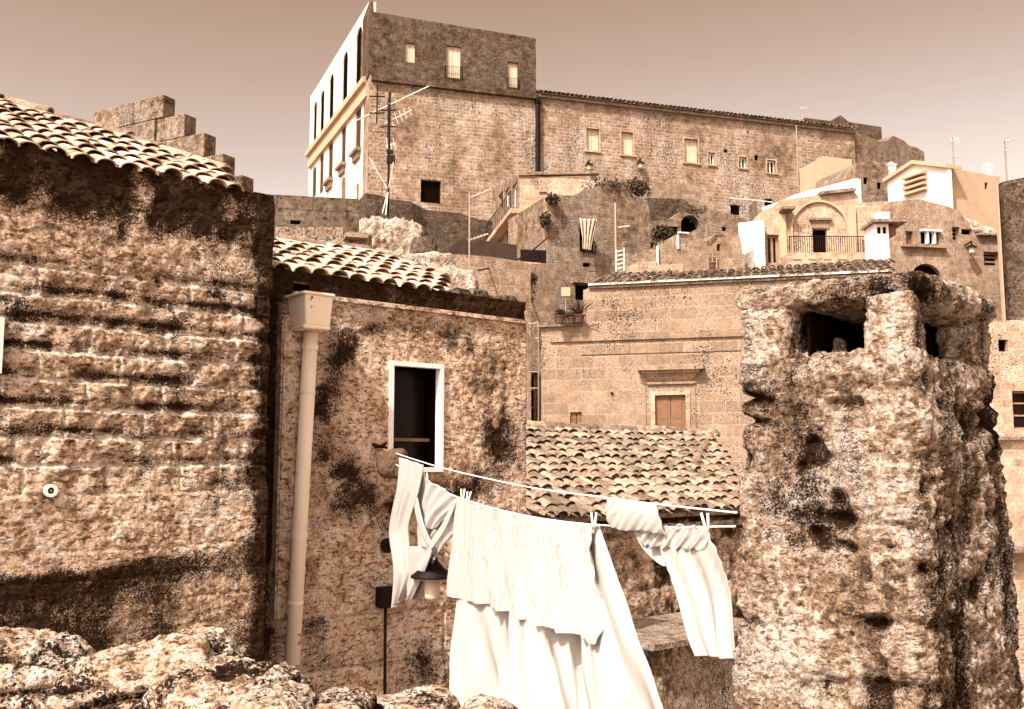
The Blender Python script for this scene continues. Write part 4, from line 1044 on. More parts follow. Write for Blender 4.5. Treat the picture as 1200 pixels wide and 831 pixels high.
# ================================================================== near left house
LW = Plane(0, 5.0, 300, 5.94)
lh = house('near_left_house', LW, (100, 400), 'near house filling the left side, its block wall black with lichen at top and dark at bottom', 'house')
ztL = LW.sz(150, 195)[1]; zbL = LW.sz(150, 860)[1]; sL0, sL1 = LW.sz(-110, 400)[0], LW.sz(319, 400)[0]
def LY_(px, py): return LW.sz(px, py)
zA = LW.sz(100, 322)[1]; zB = LW.sz(100, 565)[1]; zJ = LW.sz(100, 602)[1]; z600 = LW.sz(0, 608)[1]
zst0 = LW.sz(0, 670)[1]; zst1 = LW.sz(290, 628)[1]
def maskL(S, Z, P):
    n = fbm(P, 3.0, 4, 40); n2 = fbm(P, 1.3, 3, 41)
    t = np.clip((S - sL0) / (sL1 - sL0), 0, 1)
    upper = sstep(Z, zA - .05, zA + .15)
    low = 1 - sstep(Z, zB - .1, zB + .06)
    band = (1 - upper) * (1 - low)
    zb = zst0 + (zst1 - zst0) * np.clip((S - LW.sz(0, 600)[0]) / (LW.sz(290, 600)[0] - LW.sz(0, 600)[0]), 0, 1)
    low_dark = 1 - sstep(Z, zb - .10 + .05 * n, zb + .01 + .05 * n)  # darker towards the bottom, below a slanting edge
    topst = sstep(Z, ztL - .62 + .35 * n2 + .25 * n, ztL - .30 + .35 * n2 + .25 * n)
    edge = sstep(S, sL1 - .16 + .05 * n, sL1 - .02 + .05 * n)  # darker strip along the right-hand corner
    st = .66 * low_dark * (.8 + .9 * n2 + .5 * n) + .58 * topst * (.7 + 1.5 * n) + .42 * edge * (1 + n) + .02 * band - .04
    return dict(stain_shade=st, erode=band * 1.0 + .30 * upper + .05 * low + .2 * topst, joint=band * 1.0 + .0 * upper + .25 * low, mortar=1.2 * band, course=band)
relief_wall(lh, LW, [(sL0, 0), (sL1, 0), (sL1, -1.2)], zbL, lambda s: ztL, .0075, [], .150, .42, 'wall_near', seed=3, maskf=maskL, amp=.012, ero=.028, joint=.014)
bm = bmesh.new(); pbox(bm, LW, sL0, sL1 - .05, GZ - .3, ztL - .02, -2.6, -.07); mk('inner_wall', bm, 'dark_ruin', lh)
# long joint with the smooth plinth
EL_ = LW.to(LW.sz(0, 200)[0], ztL - .035, -.03); slp = math.radians(25)
rc = lambda x, y: roofcoord(EL_, LW.u, -LW.n, slp, x, y)
e0 = (LW.u * (sL0 - LW.sz(0, 200)[0])).length * -1; e1 = LW.sz(272, 213)[0] - LW.sz(0, 200)[0]
tile_roof(lh, EL_, LW.u, -LW.n, slp, [(e0, 0), (e1, 0), rc(262, 205), rc(115, 158), rc(0, 124), rc(-120, 88)], tl=.30, row=.185, col=.128, seed=2, jit=.8)
up_ = lambda a, b: EL_ + LW.u.to_3d() * a + (Vector((-LW.n.x, -LW.n.y, 0)) * math.cos(slp) + Vector((0, 0, math.sin(slp)))) * b
ridge_tiles(lh, [up_(*rc(262, 206)), up_(*rc(115, 156)), up_(*rc(0, 122)), up_(*rc(-120, 86))], .07, .32, 'tile2', 'verge_tiles')
P = LW.at(58.5, 575, .0)
t = thing('wall_eyelet', P, 'round pale eyelet fixing with a dark hole on the near left wall', 'wall fixing')
bm = bmesh.new()
nv = Vector((LW.n.x, LW.n.y, 0)); uvv = Vector((LW.u.x, LW.u.y, 0))
def disc(bm, C, n_, r0, r1, th, seg=24):
    a = n_.orthogonal().normalized(); b = n_.cross(a)
    R_ = []
    for (r, d) in ((r1, 0), (r1, th), (r0, th), (r0, 0)): R_.append([bm.verts.new(C + n_ * d + (a * math.cos(2 * math.pi * k / seg) + b * math.sin(2 * math.pi * k / seg)) * r) for k in range(seg)])
    for x, y in ((0, 1), (1, 2), (2, 3), (3, 0)):
        for k in range(seg): bm.faces.new((R_[x][k], R_[x][(k + 1) % seg], R_[y][(k + 1) % seg], R_[y][k]))
disc(bm, P, nv, .017, .034, .022); mk('ring', bm, 'whitepaint', t, smooth=False)
bm = bmesh.new(); tube(bm, [P, P + nv * .012], .0165, 16); mk('recess', bm, 'iron', t)
bm = bmesh.new(); tube(bm, [P + nv * .010, P + nv * .024], .006, 10); mk('bolt', bm, 'steel', t)
P = LW.at(0, 415, .05); bm = bmesh.new(); q = LW.rect(-8, 372, 2, 438); pbox(bm, LW, q[0], q[1], q[2], q[3], -.03, .03); props(mk('shutter_edge', bm, 'whitepaint'), 'thin edge of a pale shutter at the very left of the near wall', 'shutter')

# ================================================================== second house with the white framed window
B2 = Plane(335, 6.6, 615, 7.97)
bh = house('house_with_white_window', B2, (480, 400), 'near rendered stone house with one white framed window, behind the laundry', 'house')
zt2 = B2.sz(420, 327)[1]; zb2 = B2.sz(480, 860)[1]; sB0, sB1 = B2.sz(270, 400)[0], B2.sz(617, 400)[0]
wq = B2.rect(457, 427, 517, 551); hq = B2.rect(346, 330, 363, 346)
zM = B2.sz(420, 353)[1]; zJ2 = B2.sz(420, 618)[1]; zBl = B2.sz(450, 700)[1]
cw = ((wq[0] + wq[1]) / 2, (wq[2] + wq[3]) / 2)
def maskB(S, Z, P):
    n = fbm(P, 3.0, 4, 50); n2 = fbm(P, 1.2, 3, 51)
    top = sstep(Z, zM - .03, zM + .02)
    blk = 1 - sstep(Z, zBl - .05 + .05 * n, zBl + .05 + .05 * n)
    dr = np.sqrt(((S - cw[0]) / 1.0) ** 2 + ((Z - cw[1]) / .8) ** 2)
    arch = np.exp(-((dr - .82) / .16) ** 2)
    left = 1 - sstep(S, B2.sz(318, 400)[0] - .05, B2.sz(343, 400)[0] + .10 * n)  # shade of the recessed strip beside the pier painted dark
    st = .62 * top * (.6 + 1.0 * n2 + .3) + .30 * arch * (.5 + n) + .62 * left + .12 * (1 - top) * n2 + .25 * sstep(S, sB1 - .5, sB1) * sstep(Z, zM - 1.0, zM) * (n + .5) + .16 * blk * (n2 + .3) - .22 * (1 - sstep(dr, .45, .75)) * (1 - blk)
    return dict(stain_shade=st, erode=.75 * top + .45 * arch + .18 + .2 * np.clip(n2 + .2, 0, 1), joint=blk * 1.5 + .12, mortar=.2 * blk)
relief_wall(bh, B2, [(sB0, 0), (sB1, 0), (sB1, -1.6)], zb2, lambda s: zt2, .009, [wq, hq], .33, .52, 'wall_near2', seed=8, maskf=maskB, amp=.010, ero=.024)
bm = bmesh.new()
# mass behind the skin, leaving the window recess open
for (a, b, c, d_) in ((sB0, wq[0] - .02, GZ - .3, zt2 - .02), (wq[1] + .02, sB1 - .05, GZ - .3, zt2 - .02), (wq[0] - .02, wq[1] + .02, GZ - .3, wq[2] - .02), (wq[0] - .02, wq[1] + .02, wq[3] + .02, zt2 - .02)):
    pbox(bm, B2, a, b, c, d_, -1.6, -.06 if c != wq[3] + .02 else -.061)
pbox(bm, B2, wq[0] - .03, wq[1] + .03, wq[2] - .03, wq[3] + .03, -1.7, -.55)
mk('inner_wall', bm, 'black', bh)
bm = bmesh.new(); zmz = B2.sz(450, 358)[1]; pbox(bm, B2, B2.sz(343, 350)[0], sB1 - .0, zmz - .012, zmz + .018, -.03, .028); mk('moulding', bm, 'wall_near2', bh)
bm = bmesh.new(); fw_ = .021; a0, a1, z0, z1 = wq
for (a, b, c, d_) in ((a0 - .012, a0 + fw_, z0, z1), (a1 - fw_, a1 + .012, z0, z1), (a0 - .012, a1 + .012, z1 - fw_, z1 + .014), (a0 - .012, a1 + .012, z0 - .014, z0 + fw_)):
    e = .001 if c == z0 and d_ == z1 else 0
    pbox(bm, B2, a, b, c + (fw_ if e else 0), d_ - (fw_ if e else 0), -.045, .018)
wf = mk('window', bm, 'whitepaint', bh)
bm = bmesh.new(); zz = B2.sz(487, 515)[1]; pbox(bm, B2, a0 + fw_, a1 - fw_, zz - .012, zz + .012, -.16, -.12); tube(bm, [B2.at(478, 430, -.25), B2.at(478, 452, -.25)], .004, 5); mk('crossbar', bm, 'brownwood', wf)
bm = bmesh.new(); pbox(bm, B2, a0 + fw_, a1 - fw_, z0 + fw_, z1 - fw_, -.20, -.19); mk('pane', bm, 'glass', wf)
EB = B2.to(B2.sz(318, 318)[0], zt2 - .035, -.03); slb = math.radians(22)
rc = lambda x, y: roofcoord(EB, B2.u, -B2.n, slb, x, y)
eb1 = B2.sz(524, 337)[0] - B2.sz(318, 318)[0]
tile_roof(bh, EB, B2.u, -B2.n, slb, [(-.5, 0), (eb1, 0), rc(515, 330), rc(430, 299), rc(320, 286), (-.5, rc(320, 286)[1])], tl=.32, row=.20, col=.145, seed=5, jit=.8)
upb = lambda a, b: EB + B2.u.to_3d() * a + (Vector((-B2.n.x, -B2.n.y, 0)) * math.cos(slb) + Vector((0, 0, math.sin(slb)))) * b
ridge_tiles(bh, [upb(*rc(520, 331)), upb(*rc(430, 298)), upb(*rc(318, 285))], .075, .34, 'tile2', 'verge_tiles', 3)
for k in range(5):
    a = B2.sz(530 + k * 18, 342)[0]; p = B2.to(a, zt2 - .05, -.14)
    rough_block('coping_stone', (p.x, p.y, p.z), (B2.u.x, B2.u.y, 0), (B2.n.x, B2.n.y, 0), (.17, .22, .075 + .02 * (k % 3)), .012, .03, .018, 'dark_ruin', bh, 80 + k, 9)
# pier beside the pipe
bm = bmesh.new(); q = B2.rect(321, 385, 344, 725); pbox(bm, B2, q[0], q[1], B2.sz(330, 726)[1], B2.sz(330, 370)[1], -.02, .075); bmesh.ops.bevel(bm, geom=bm.edges[:], offset=.012, segments=2, affect='EDGES')
mk('pier', bm, 'wall_near2', bh)
# hopper and downpipe
A = B2.at(360, 383, .14); t = thing('rainwater_pipe', B2.at(343, 752, .10), 'cream rainwater pipe with a square hopper on top, in the corner of the near houses', 'downpipe')
bm = bmesh.new(); tp, bt = B2.at(355, 384, .12), B2.at(332, 775, .12)
tube(bm, [tp, tp.lerp(bt, .5), bt], .05, 24); mk('pipe', bm, 'pipe', t, smooth=True, uv=False)
for f in (.06, .62): 
    bm = bmesh.new(); p = tp.lerp(bt, f); tube(bm, [p, p + (bt - tp).normalized() * .035], .0545, 24)
    mk('pipe_collar', bm, 'pipe', t)
for f in (.2, .48, .82):
    p = tp.lerp(bt, f); bm = bmesh.new(); tube(bm, [p, p + (bt - tp).normalized() * .018], .0535, 24); q_ = p - Vector((B2.n.x, B2.n.y, 0)) * .13
    tube(bm, [p - Vector((B2.n.x, B2.n.y, 0)) * .045, q_], .008, 6); mk('pipe_bracket', bm, 'pipe', t)
bm = bmesh.new(); q = B2.rect(335, 352, 366, 386); s0, s1, z0, z1 = q
box8(bm, [B2.to(s0 + .02, z0, .03), B2.to(s1 - .0, z0, .03), B2.to(s1 - .0, z0, .25), B2.to(s0 + .02, z0, .25), B2.to(s0 - .0, z1, .02), B2.to(s1 + .01, z1, .02), B2.to(s1 + .01, z1, .27), B2.to(s0 - .0, z1, .27)])
pbox(bm, B2, s0 - .015, s1 + .02, z1, z1 + .02, .0, .28); pbox(bm, B2, s0, s1, z0 - .025, z0, .02, .26)
bmesh.ops.bevel(bm, geom=bm.edges[:], offset=.005, segments=2, affect='EDGES'); mk('hopper', bm, 'pipe', t)
# lamp
LA = B2.at(452, 639, 0); nb = Vector((B2.n.x, B2.n.y, 0))
t = thing('wall_lamp', LA, 'black bracket lamp with a wide hat shade, half hidden by the hanging shirt', 'lamp')
bm = bmesh.new(); disc(bm, LA + nb * .01, nb, .001, .052, .035); mk('wall_plate', bm, 'iron', t)
lp = at(507, 664, 6.35)
bm = bmesh.new(); tube(bm, [LA + nb * .03, LA + nb * .2, Vector((lp.x, lp.y, LA.z - .03)), lp + Vector((0, 0, .02))], .013, 10); mk('arm', bm, 'iron', t, smooth=True)
bm = bmesh.new(); lathe(bm, lp, [(.015, .09), (.03, .06), (.035, .035), (.07, -.005), (.138, -.055), (.140, -.068), (.125, -.066), (.06, -.02)], 32); mk('lamp_shade', bm, 'iron', t, smooth=True)
bm = bmesh.new(); lathe(bm, lp, [(.075, -.064), (.078, -.085), (.05, -.09)], 28); mk('collar', bm, 'glasspale', t, smooth=True)
bm = bmesh.new(); lathe(bm, lp, [(.05, -.088), (.05, -.185), (.042, -.205), (.01, -.21)], 28); mk('lamp_glass', bm, 'glasspale', t, smooth=True)
t = thing('junction_box', B2.at(448, 698, 0), 'small black junction box with a conduit running down the wall', 'electrical box')
bm = bmesh.new(); q = B2.rect(440, 687, 459, 711); pbox(bm, B2, q[0], q[1], q[2], q[3], -.01, .08); bmesh.ops.bevel(bm, geom=bm.edges[:], offset=.006, segments=2, affect='EDGES'); mk('box', bm, 'iron', t)
bm = bmesh.new(); tube(bm, [B2.at(448, 711, .04), B2.at(447, 870, .04)], .011, 8); mk('conduit', bm, 'iron', t, smooth=True)
bm = bmesh.new(); tube(bm, [B2.at(456, 688, .05), B2.at(457, 674, .06), B2.at(460, 663, .08), B2.at(466, 656, .12)], .008, 8); mk('cable', bm, 'iron', t, smooth=True)

# ================================================================== low tiled roof below, and its wall
E0 = at(700, 606, 11.0); u3 = Vector((1.18, 1, 0)).normalized(); w3 = Vector((-1, 1.18, 0)).normalized(); sl3 = math.radians(23)
rc3 = lambda x, y: roofcoord(E0, u3, w3, sl3, x, y)
r3 = thing('low_tiled_house', (E0.x, E0.y, GZ), 'low house with a broad lichened tile roof behind the washing line', 'house')
ra, rb_ = rc3(600, 503), rc3(832, 510); rx = rc3(862, 545)
tile_roof(r3, E0, u3, w3, sl3, [(-.75, 0), (3.2, 0), (3.2, .6), rb_, (ra[0] - .6, (ra[1] + rb_[1]) / 2), (-.75, (ra[1]+rb_[1]) / 2)], tl=.36, row=.23, col=.172, mat='tile2', seed=9, jit=1.3)
up3 = lambda a, b: E0 + u3 * a + (w3 * math.cos(sl3) + Vector((0, 0, math.sin(sl3)))) * b
rr_ = (ra[1] + rb_[1]) / 2
ridge_tiles(r3, [up3(ra[0] - .2, rr_), up3(rb_[0] - .3, rr_), up3(rb_[0], rb_[1])], .11, .45, 'tile2', 'ridge_tiles', 5)
ridge_tiles(r3, [up3(*rb_), up3(3.0, rb_[1] * .45)], .10, .42, 'tile2', 'hip_tiles', 6)
PL3 = plane_xy(E0.x - u3.x * 1.2, E0.y - u3.y * 1.2, E0.x + u3.x * 3.4, E0.y + u3.y * 3.4)
def mask3(S, Z, P):
    n = fbm(P, 3.0, 4, 60); n2 = fbm(P, 1.2, 3, 61); zt_ = E0.z
    return dict(stain_shade=.45 * np.exp(-((Z - (zt_ - 1.35)) / .2) ** 2) * (.8 + n) + .4 * n2 * (n + .3) + .35 * sstep(Z, zt_ - .16, zt_ - .05), erode=.6 + .3 * n2, joint=.5 + 0 * n, mortar=.3)  # mottled, with a darker band just under the eave
relief_wall(r3, PL3, [(0, -.12), (4.6, -.12), (4.6, -2)], GZ - .2, lambda s: E0.z - .05, .022, [], .24, .45, 'wall_near2', seed=12, maskf=mask3, amp=.02, ero=.03)
bm = bmesh.new(); pbox(bm, PL3, 0, 4.5, GZ - .3, E0.z - .1, -2.2, -.2); mk('inner_wall', bm, 'dark_ruin', r3)
bm = bmesh.new(); rnd = random.Random(9)
for k in range(16): a = .1 + k * .28; pbox(bm, PL3, a, a + .25, E0.z - .2 + rnd.uniform(-.01, .01), E0.z - .12, -.15, -.04 + rnd.uniform(-.02, .02))
mk('eave_course', bm, 'slab', r3)

# stone counter under it
PS = Plane(768, 9.0, 875, 9.9)
t = house('stone_counter', PS, (810, 700), 'lean-to with a thin flat slab roof in the yard behind the washing', 'lean-to')
bm = bmesh.new(); s0, s1 = 0, PS.sz(900, 740)[0]; zz = PS.sz(771, 758)[1]
pbox(bm, PS, -.22, s1, zz, zz + .05, -1.0, .12); mk('roof_slab', bm, 'slab', t)
bm = bmesh.new(); pbox(bm, PS, .02, s1, GZ - .1, zz, -.9, 0); mk('body', bm, 'slab', t)

# ================================================================== eroded chimney in front
Lc, C0 = Vector((.848, 3.75)), Vector((1.363, 3.30)); axc = (C0 - Lc).normalized(); ayc = Vector((-axc.y, axc.x))
if ayc.y < 0: ayc = -ayc
wx = (C0 - Lc).length; wy = 1.02; AX, AY = (axc.x, axc.y, 0), (ayc.x, ayc.y, 0)
cc_ = (Lc + C0) / 2 + ayc * wy / 2
zT = CZ + .40; zB0 = CZ - 1.35
cht = thing('stone_chimney', (cc_.x, cc_.y, GZ), 'massive eroded stone chimney with open vents under its cap, close on the right', 'chimney')
def chimney_stain_shade(P, nrm, st):
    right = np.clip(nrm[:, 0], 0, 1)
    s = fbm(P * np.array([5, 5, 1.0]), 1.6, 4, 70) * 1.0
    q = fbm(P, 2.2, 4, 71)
    return st * .95 + right * (.10 + .50 * s) + .2 * np.clip(q, -.3, 1) - .14 * (1 - right)  # shaded right side painted darker and streaked, the rest paler
def shp(P, nrm):
    zr = P[:, 2] / (zT - zB0)
    P = P.copy(); k = 1 + .05 * (1 - zr)
    P[:, 0] *= k; P[:, 1] *= k
    return P
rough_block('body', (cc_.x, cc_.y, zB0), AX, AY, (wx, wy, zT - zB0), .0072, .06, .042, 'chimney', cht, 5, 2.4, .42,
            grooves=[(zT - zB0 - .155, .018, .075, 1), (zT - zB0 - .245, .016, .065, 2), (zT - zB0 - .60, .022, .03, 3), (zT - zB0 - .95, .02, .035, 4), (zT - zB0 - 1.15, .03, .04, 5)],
            stain_shade_f=chimney_stain_shade, pits=.042, post=shp)
rough_block('base', (cc_.x, cc_.y, GZ), AX, AY, (wx + .06, wy + .06, zB0 - GZ + .1), .06, .08, .04, 'chimney', cht, 6, 2.4, .3)
def loc_(x, y, z): q = cc_ + axc * x + ayc * y; return (q.x, q.y, z)
hx, hy = wx / 2, wy / 2; ph = .235
def pier(x0, x1, y0, y1, seed, z0=zT - .035, h=ph, nm='pier', mat='chimney', amp=.018, rad=.03, res=.0085):
    rough_block(nm, loc_((x0 + x1) / 2, (y0 + y1) / 2, z0), AX, AY, (x1 - x0, y1 - y0, h), res, rad, amp, mat, cht, seed, 5, .5, stain_shade_f=lambda P, n, s: chimney_stain_shade(P, n, s) * .8)
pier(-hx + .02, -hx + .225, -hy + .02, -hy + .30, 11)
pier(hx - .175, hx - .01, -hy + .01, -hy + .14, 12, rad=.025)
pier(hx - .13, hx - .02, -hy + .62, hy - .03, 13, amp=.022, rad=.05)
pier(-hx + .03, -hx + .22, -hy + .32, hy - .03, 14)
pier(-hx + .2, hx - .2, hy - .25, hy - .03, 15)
bm = bmesh.new()
for (x0, x1, y0, y1) in ((-hx + .235, -hx + .25, -hy + .31, hy - .26), (-hx + .25, hx - .21, hy - .28, hy - .262), (hx - .20, hx - .145, -hy + .50, hy - .28), (-hx + .26, -hx + .27, -hy + .1, -hy + .31)):
    P = [Vector(loc_(*p)) for p in ((x0, y0, zT - .02), (x1, y0, zT - .02), (x1, y1, zT - .02), (x0, y1, zT - .02), (x0, y0, zT + .18), (x1, y0, zT + .18), (x1, y1, zT + .18), (x0, y1, zT + .20))]
    box8(bm, P)
P = [Vector(loc_(*p)) for p in ((-hx + .1, -hy + .16, zT + .005), (hx - .1, -hy + .16, zT + .005), (hx - .1, hy - .2, zT + .005), (-hx + .1, hy - .2, zT + .005))]
P += [q + Vector((0, 0, .012)) for q in P]; box8(bm, P)
mk('soot_shade_lining', bm, 'black', cht)  # black sheets stand in for shade inside the vents, besides soot
rough_block('cap', (cc_.x, cc_.y, zT + .178), AX, AY, (wx + .0, wy - .02, .10), .0085, .05, .03, 'chimney', cht, 21, 2.6, .5, stain_shade_f=lambda P, n, s: chimney_stain_shade(P, n, s) * .8)
rough_block('loose_rubble', loc_(-hx + .30, -hy + .30, zT - .03), AX, AY, (.05, .05, .12), .008, .02, .012, 'chimney', cht, 22, 12)

# ================================================================== boulders of the low wall in front
def boulder(x0, x1, yt, Y, hgt, seed, label, tilt=0, dep=.34):
    wd = (x1 - x0) / F * Y; xm = (x0 + x1) / 2; tp = at(xm, yt, Y).z; am = wd * .06
    C = (at(xm, 700, Y).x, Y + .05, tp - hgt + am * .2)
    def shear(X):
        X = X.copy(); X[:, 2] += tilt * (X[:, 0] - C[0]); return X
    def stf(P, n, s): return s * 1.1 + .45 * np.clip(.3 - n[:, 2], 0, 1) * (1 + fbm(P, 6, 3, seed)) + .25 * sstep(ridged(P, 7, 4, seed + 2), .35, .6) - .12  # shade of undersides and creases painted dark
    o = rough_block('capping_boulder', C, (1, 0, 0), (0, 1, 0), (wd, dep, hgt), .0065, min(wd, hgt, dep) * .42, am, 'boulder', None, seed, 1.9 / wd, .36, grooves=[(hgt * .45, .012, .04, seed), (hgt * .66, .01, .035, seed + 1), (hgt * .84, .009, .03, seed + 2)], shear=shear, stain_shade_f=stf, pits=am * .7)
    props(o, label, 'boulder', 'boulders capping the low wall in front')
boulder(-80, 108, 748, 2.65, .34, 101, 'pale boulder at the left edge of the low wall, cut off by the frame', -.12)
boulder(52, 278, 762, 2.5, .34, 102, 'long pale boulder in the middle of the three largest ones, sloping up to the right', .16)
boulder(175, 368, 782, 2.36, .32, 103, 'big pitted boulder below the foot of the rainwater pipe', -.02)
boulder(262, 372, 818, 2.2, .24, 104, 'small round boulder tucked under the big pitted one', -.05)
boulder(344, 448, 824, 2.3, .22, 105, 'low boulder directly under the thin black conduit', .02)
boulder(440, 540, 824, 2.3, .22, 106, 'low boulder just left of the foot of the big sheet', .02)
boulder(526, 618, 838, 2.25, .2, 107, 'lowest boulder, half below the frame under the big sheet', -.02)
o = rough_block('low_wall', (-.98, 2.75, GZ), (1, 0, 0), (0, 1, 0), (2.0, .5, at(300, 872, 2.5).z - GZ), .04, .08, .05, 'ruin', None, 110, 2.0)
props(o, 'rubble base of the low wall carrying the pale boulders', 'wall')

# ================================================================== laundry
Ax_, Bx_ = B2.at(440, 523, .12), at(864, 602, 3.82)
def LYY(px):
    k = (px - 600) / F; dx, dy = Bx_.x - Ax_.x, Bx_.y - Ax_.y
    t = (k * Ax_.y - Ax_.x) / (dx - k * dy); return Ax_.y + dy * t
def RP(lst, off=0): return [at(x, y, LYY(x) + off) for x, y in lst]
def dens(lst, n=8):
    o = []
    for i in range(len(lst) - 1):
        p0, p1, p2, p3 = lst[max(i - 1, 0)], lst[i], lst[i + 1], lst[min(i + 2, len(lst) - 1)]
        for k in range(n):
            f = k / n; o.append(tuple(.5 * (2 * p1[c] + (p2[c] - p0[c]) * f + (2 * p0[c] - 5 * p1[c] + 4 * p2[c] - p3[c]) * f * f + (-p0[c] + 3 * p1[c] - 3 * p2[c] + p3[c]) * f ** 3) for c in (0, 1)))
    return o + [lst[-1]]
ropeA = [(440, 523), (517, 548), (620, 571), (700, 582), (770, 591), (864, 601)]
ropeB = [(443, 531), (470, 548), (500, 565), (540, 584), (600, 601), (650, 610), (698, 615), (760, 618), (862, 617)]
for nm, rp_, lb in (('washing_line', ropeA, 'upper white washing line from the house hook to the chimney'), ('washing_line', ropeB, 'lower sagging washing line carrying the towel and sheets')):
    bm = bmesh.new(); tube(bm, RP(dens(rp_)), .0042, 6); props(mk(nm, bm, 'rope', smooth=True, uv=False), lb, 'washing line')
t = thing('line_hook', B2.at(440, 523, 0), 'black iron hook in the house wall holding the washing lines', 'hook')
bm = bmesh.new(); p = B2.at(440, 524, 0); tube(bm, [p - nb * .02, p + nb * .10, p + nb * .14 + Vector((0, 0, .03))], .009, 8); tube(bm, [p + nb * .05 + Vector((-.05, 0, .02)), p + nb * .06 + Vector((.05, 0, -.01))], .012, 8); mk('bracket', bm, 'iron', t)
t = thing('line_hook', Bx_, 'small iron pin in the chimney side holding the washing lines', 'hook')
bm = bmesh.new(); q = at(860, 617, 3.83); tube(bm, [q, q + Vector((.10, .03, 0))], .006, 8); q = at(862, 601, 3.83); tube(bm, [q, q + Vector((.10, .03, 0))], .005, 8); mk('pin', bm, 'iron', t)
rnd = random.Random(77)
ph_ = [rnd.random() for _ in range(40)]
def pt(x, y, o=0): return (x, y, LYY(x) + o)
# crinkled towel
def f_towel(u, v):
    a = .35 + .65 * v
    w_ = u - .10 * v * u
    def g(x):
        f = x - math.floor(x); q = f / .82 if f < .82 else (1 - f) / .18
        return q * q * (3 - 2 * q)
    env = .25 + .75 * sstep(u, .22, .4)
    s = .07 * g(w_ * 7.2 + .35 + .12 * sn(v * .6)) + .036 * g(w_ * 13.1 + .3 * sn(u * 2) + .1) + .022 * g(w_ * 25 + .2 * sn(v + u * 3)) + .0035 * sn(w_ * 57 + .6 * sn(v * 1.3 + u * 5))
    s -= .055
    return (.02 + (.5 + .5 * v ** .5) * s * env + .03 * v * sn(u * 1.1 + .3), .004 * sn(u * 9 + .2), .004 * v * sn(u * 12) + .003 * sn(u * 5))
props(cloth('towel', [pt(538, 583), pt(535, 640), pt(530, 697)], [pt(698, 615), pt(705, 680), pt(716, 753)], 260, 90, f_towel, 'towel', top=[pt(*p) for p in dens([(538, 583), (560, 591), (600, 601), (650, 610), (698, 615)], 6)], thick=.004),
      'crinkled white towel pegged over the large sheet', 'towel')
# back flap of the towel over the rope is hidden; big sheet
def f_sheet(u, v):
    a = v ** .8
    def g(x):
        f = x - math.floor(x); q = f / .62 if f < .62 else (1 - f) / .38
        return q * q * (3 - 2 * q)
    s = .12 * (g(u * 2.6 + .45 * v * v + .3) - .5) * v + .035 * g(u * 9.7 - .8 * v * (1 - u) + .2) + .05 * sn(u * 2.2 + .1 + .35 * v) + .022 * sn(u * 5.1 + ph_[5] - .5 * v) + .008 * sn(u * 11 + ph_[6] + .8 * v)
    s += .05 * v * v * math.exp(-((u - .12) / .16) ** 2) * 2 + .035 * v * sn(u * .8 + v * .9)
    s += .012 * sn((u + v * .55) * 6.3 + .2) * v
    return (-.02 + a * s, .02 * v * sn(u * 3 + v), .0)
props(cloth('bed_sheet', [pt(540, 585), pt(540, 700), pt(544, 800), pt(548, 880)], [pt(699, 616), pt(722, 680), pt(748, 752), pt(792, 890)], 200, 150, f_sheet, 'cloth', top=[pt(*p) for p in dens([(540, 585), (560, 592), (600, 602), (650, 611), (699, 616)], 6)], thick=.003),
      'large plain white sheet hanging lowest, flaring out under the towel', 'sheet')
# shirt
sh = thing('white_shirt', at(500, 556, LYY(500)), 'twisted white shirt with a hanging sleeve at the house end of the line', 'shirt')
def f_a(u, v): return (.03 + (.3 + .7 * v) * (.022 * sn(u * 2.3 + .15 + .2 * v) + .008 * sn(u * 6 + v)), .01 * sn(v * 1.3), 0)
cloth('sleeve', [pt(474, 536, -.02), pt(472, 570, -.02), pt(464, 620, -.03), pt(468, 665, -.03), pt(466, 712, -.02)], [pt(502, 545, -.02), pt(496, 575, -.03), pt(484, 620, -.05), pt(486, 670, -.05), pt(476, 700, -.02)], 60, 80, f_a, 'cloth', parent=sh)
def f_b(u, v): return (.015 + .02 * sn(u * 1.6 + v * .6) * v + .007 * sn(u * 5 + v * 2), 0, -.035 * math.sin(math.pi * u) * v)
cloth('front_panel', [pt(490, 546, -.01), pt(489, 575, -.01), pt(496, 608, 0)], [pt(540, 584, 0), pt(532, 598, 0), pt(514, 618, 0)], 70, 50, f_b, 'cloth', parent=sh, top=[pt(490, 546), pt(500, 560), pt(520, 573), pt(540, 584)])
def f_c(u, v): return (-.02 + .014 * sn(u * 1.7 + v * .8) + .006 * sn(u * 5.2 + v), 0, 0)
cloth('back_panel', [pt(492, 560), pt(488, 620), pt(486, 690), pt(481, 702)], [pt(539, 586), pt(533, 620), pt(514, 642), pt(486, 702)], 70, 70, f_c, 'cloth', parent=sh)
def f_d(u, v): return (.04 + .01 * sn(u * 1.2 + v * .7), 0, 0)
cloth('facing', [pt(485, 640, -.03), pt(484, 675, -.03), pt(482, 704, -.02)], [pt(505, 640, -.02), pt(513, 650, -.02), pt(486, 703, -.02)], 40, 50, f_d, 'cloth', parent=sh)
cloth('neckband', [pt(488, 585, -.06), pt(494, 615, -.07), pt(506, 640, -.06)], [pt(493, 583, -.06), pt(500, 613, -.07), pt(509, 634, -.06)], 8, 40, lambda u, v: (.02, 0, 0), 'cloth', parent=sh, thick=.006)
cloth('neckband', [pt(532, 595, -.03), pt(520, 618, -.05), pt(506, 638, -.06)], [pt(538, 592, -.03), pt(525, 622, -.05), pt(509, 645, -.06)], 8, 40, lambda u, v: (.02, 0, 0), 'cloth', parent=sh, thick=.006)
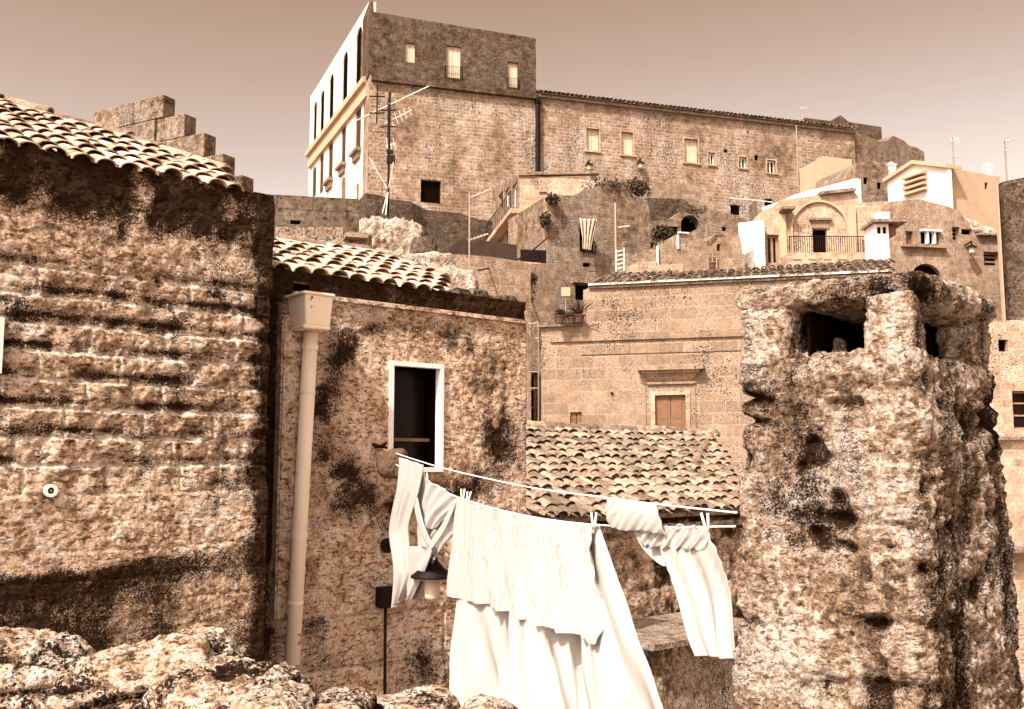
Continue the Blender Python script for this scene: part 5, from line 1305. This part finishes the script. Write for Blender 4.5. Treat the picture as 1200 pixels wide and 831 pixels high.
# brown cloth bunched at the hook
c = at(458, 545, LYY(458) - .03); 
o = rough_block('bunched_cloth', (c.x, c.y, c.z - .09), (1, .2, 0), (-.2, 1, 0), (.19, .12, .2), .006, .06, .022, 'ragcloth', None, 130, 9, .25, taper=-.1,
    shear=lambda X: np.stack([X[:, 0] - np.clip(c.z - .03 - X[:, 2], 0, 1) * -.35, X[:, 1], X[:, 2]], 1))
props(o, 'brown garment bunched up by the iron hook', 'cloth')
# small folded cloth and long sheet at the chimney end
def f_s(u, v): return (.03 + .012 * math.sin(math.pi * v) + .006 * sn(u * 2 + v * .7) + .003 * sn(u * 6 + v * 3), 0, .004 * sn(u * 1.5 + .3) * v)
props(cloth('folded_cloth', [pt(720, 583, -.02), pt(719, 603, -.02), pt(721, 619, -.02)], [pt(776, 590, -.02), pt(783, 607, -.02), pt(784, 625, -.02)], 60, 40, f_s, 'cloth', thick=.006),
      'small folded white cloth over both lines, between the towel and the chimney', 'cloth')
def f_f(u, v): return (-.01 + .015 * sn(u * 1.2 + v * .5), 0, 0)
props(cloth('narrow_cloth', [pt(740, 620), pt(753, 640), pt(766, 656), pt(775, 664)], [pt(772, 620), pt(781, 638), pt(790, 654), pt(795, 665)], 40, 50, f_f, 'cloth'),
      'narrow lit end of cloth hanging below the small folded one', 'cloth')
def f_l(u, v):
    return (.012 + v * (.016 * sn(u * 1.1 + .1 + .3 * v) + .012 * sn(u * 2.7 + .4)) + .010 * (1 - v) ** 3 * sn(u * 6 + v * 9), 0, .01 * (1 - v) ** 4 * sn(u * 4))
props(cloth('long_cloth', [pt(764, 618), pt(784, 660), pt(799, 700), pt(812, 745), pt(821, 768)], [pt(828, 617), pt(845, 650), pt(860, 692, .03), pt(864, 735, .03), pt(866, 772, .03)], 90, 110, f_l, 'cloth'),
      'long white cloth blown towards the chimney, pegged near its line pin', 'cloth')
def f_r(u, v): return (.018 + .007 * sn(u * 4.3 + v * .6) + .006 * sn(u * 9 + v * 2), 0, .006 * sn(u * 5 + v))
props(cloth('crumpled_waistband', [pt(757, 621), pt(756, 630), pt(758, 640)], [pt(829, 619), pt(832, 632), pt(829, 645)], 80, 24, f_r, 'cloth', thick=.005),
      'crumpled frilled cloth bunched on the line at the top of the long cloth', 'cloth')
def peg(px, py, tilt, label):
    P = at(px, py, LYY(px) - .015); bm = bmesh.new(); rx_ = Vector((tilt, 0, 1)).normalized()
    for s_ in (-1, 1):
        a = P + Vector((s_ * .006, -.006 * s_, .0)); b = P + rx_ * .05 + Vector((s_ * .011, -.01 * s_, 0)); c_ = P - rx_ * .028 + Vector((s_ * .003, 0, 0)); tube(bm, [c_, a, b], .0055, 6)
    props(mk('clothes_peg', bm, 'peg', smooth=True, uv=False), label, 'clothes peg', 'clothes pegs on the washing lines')
peg(542, 583, .05, 'pale peg at the towel corner nearest the shirt')
peg(548, 586, .2, 'second pale peg crowded beside the one on the towel corner')
peg(696, 613, 0, 'pale peg on the towel corner nearest the folded cloth')
peg(828, 616, -.15, 'pale peg holding the long cloth near the chimney')
peg(500, 563, -.2, 'pale peg on the shirt')
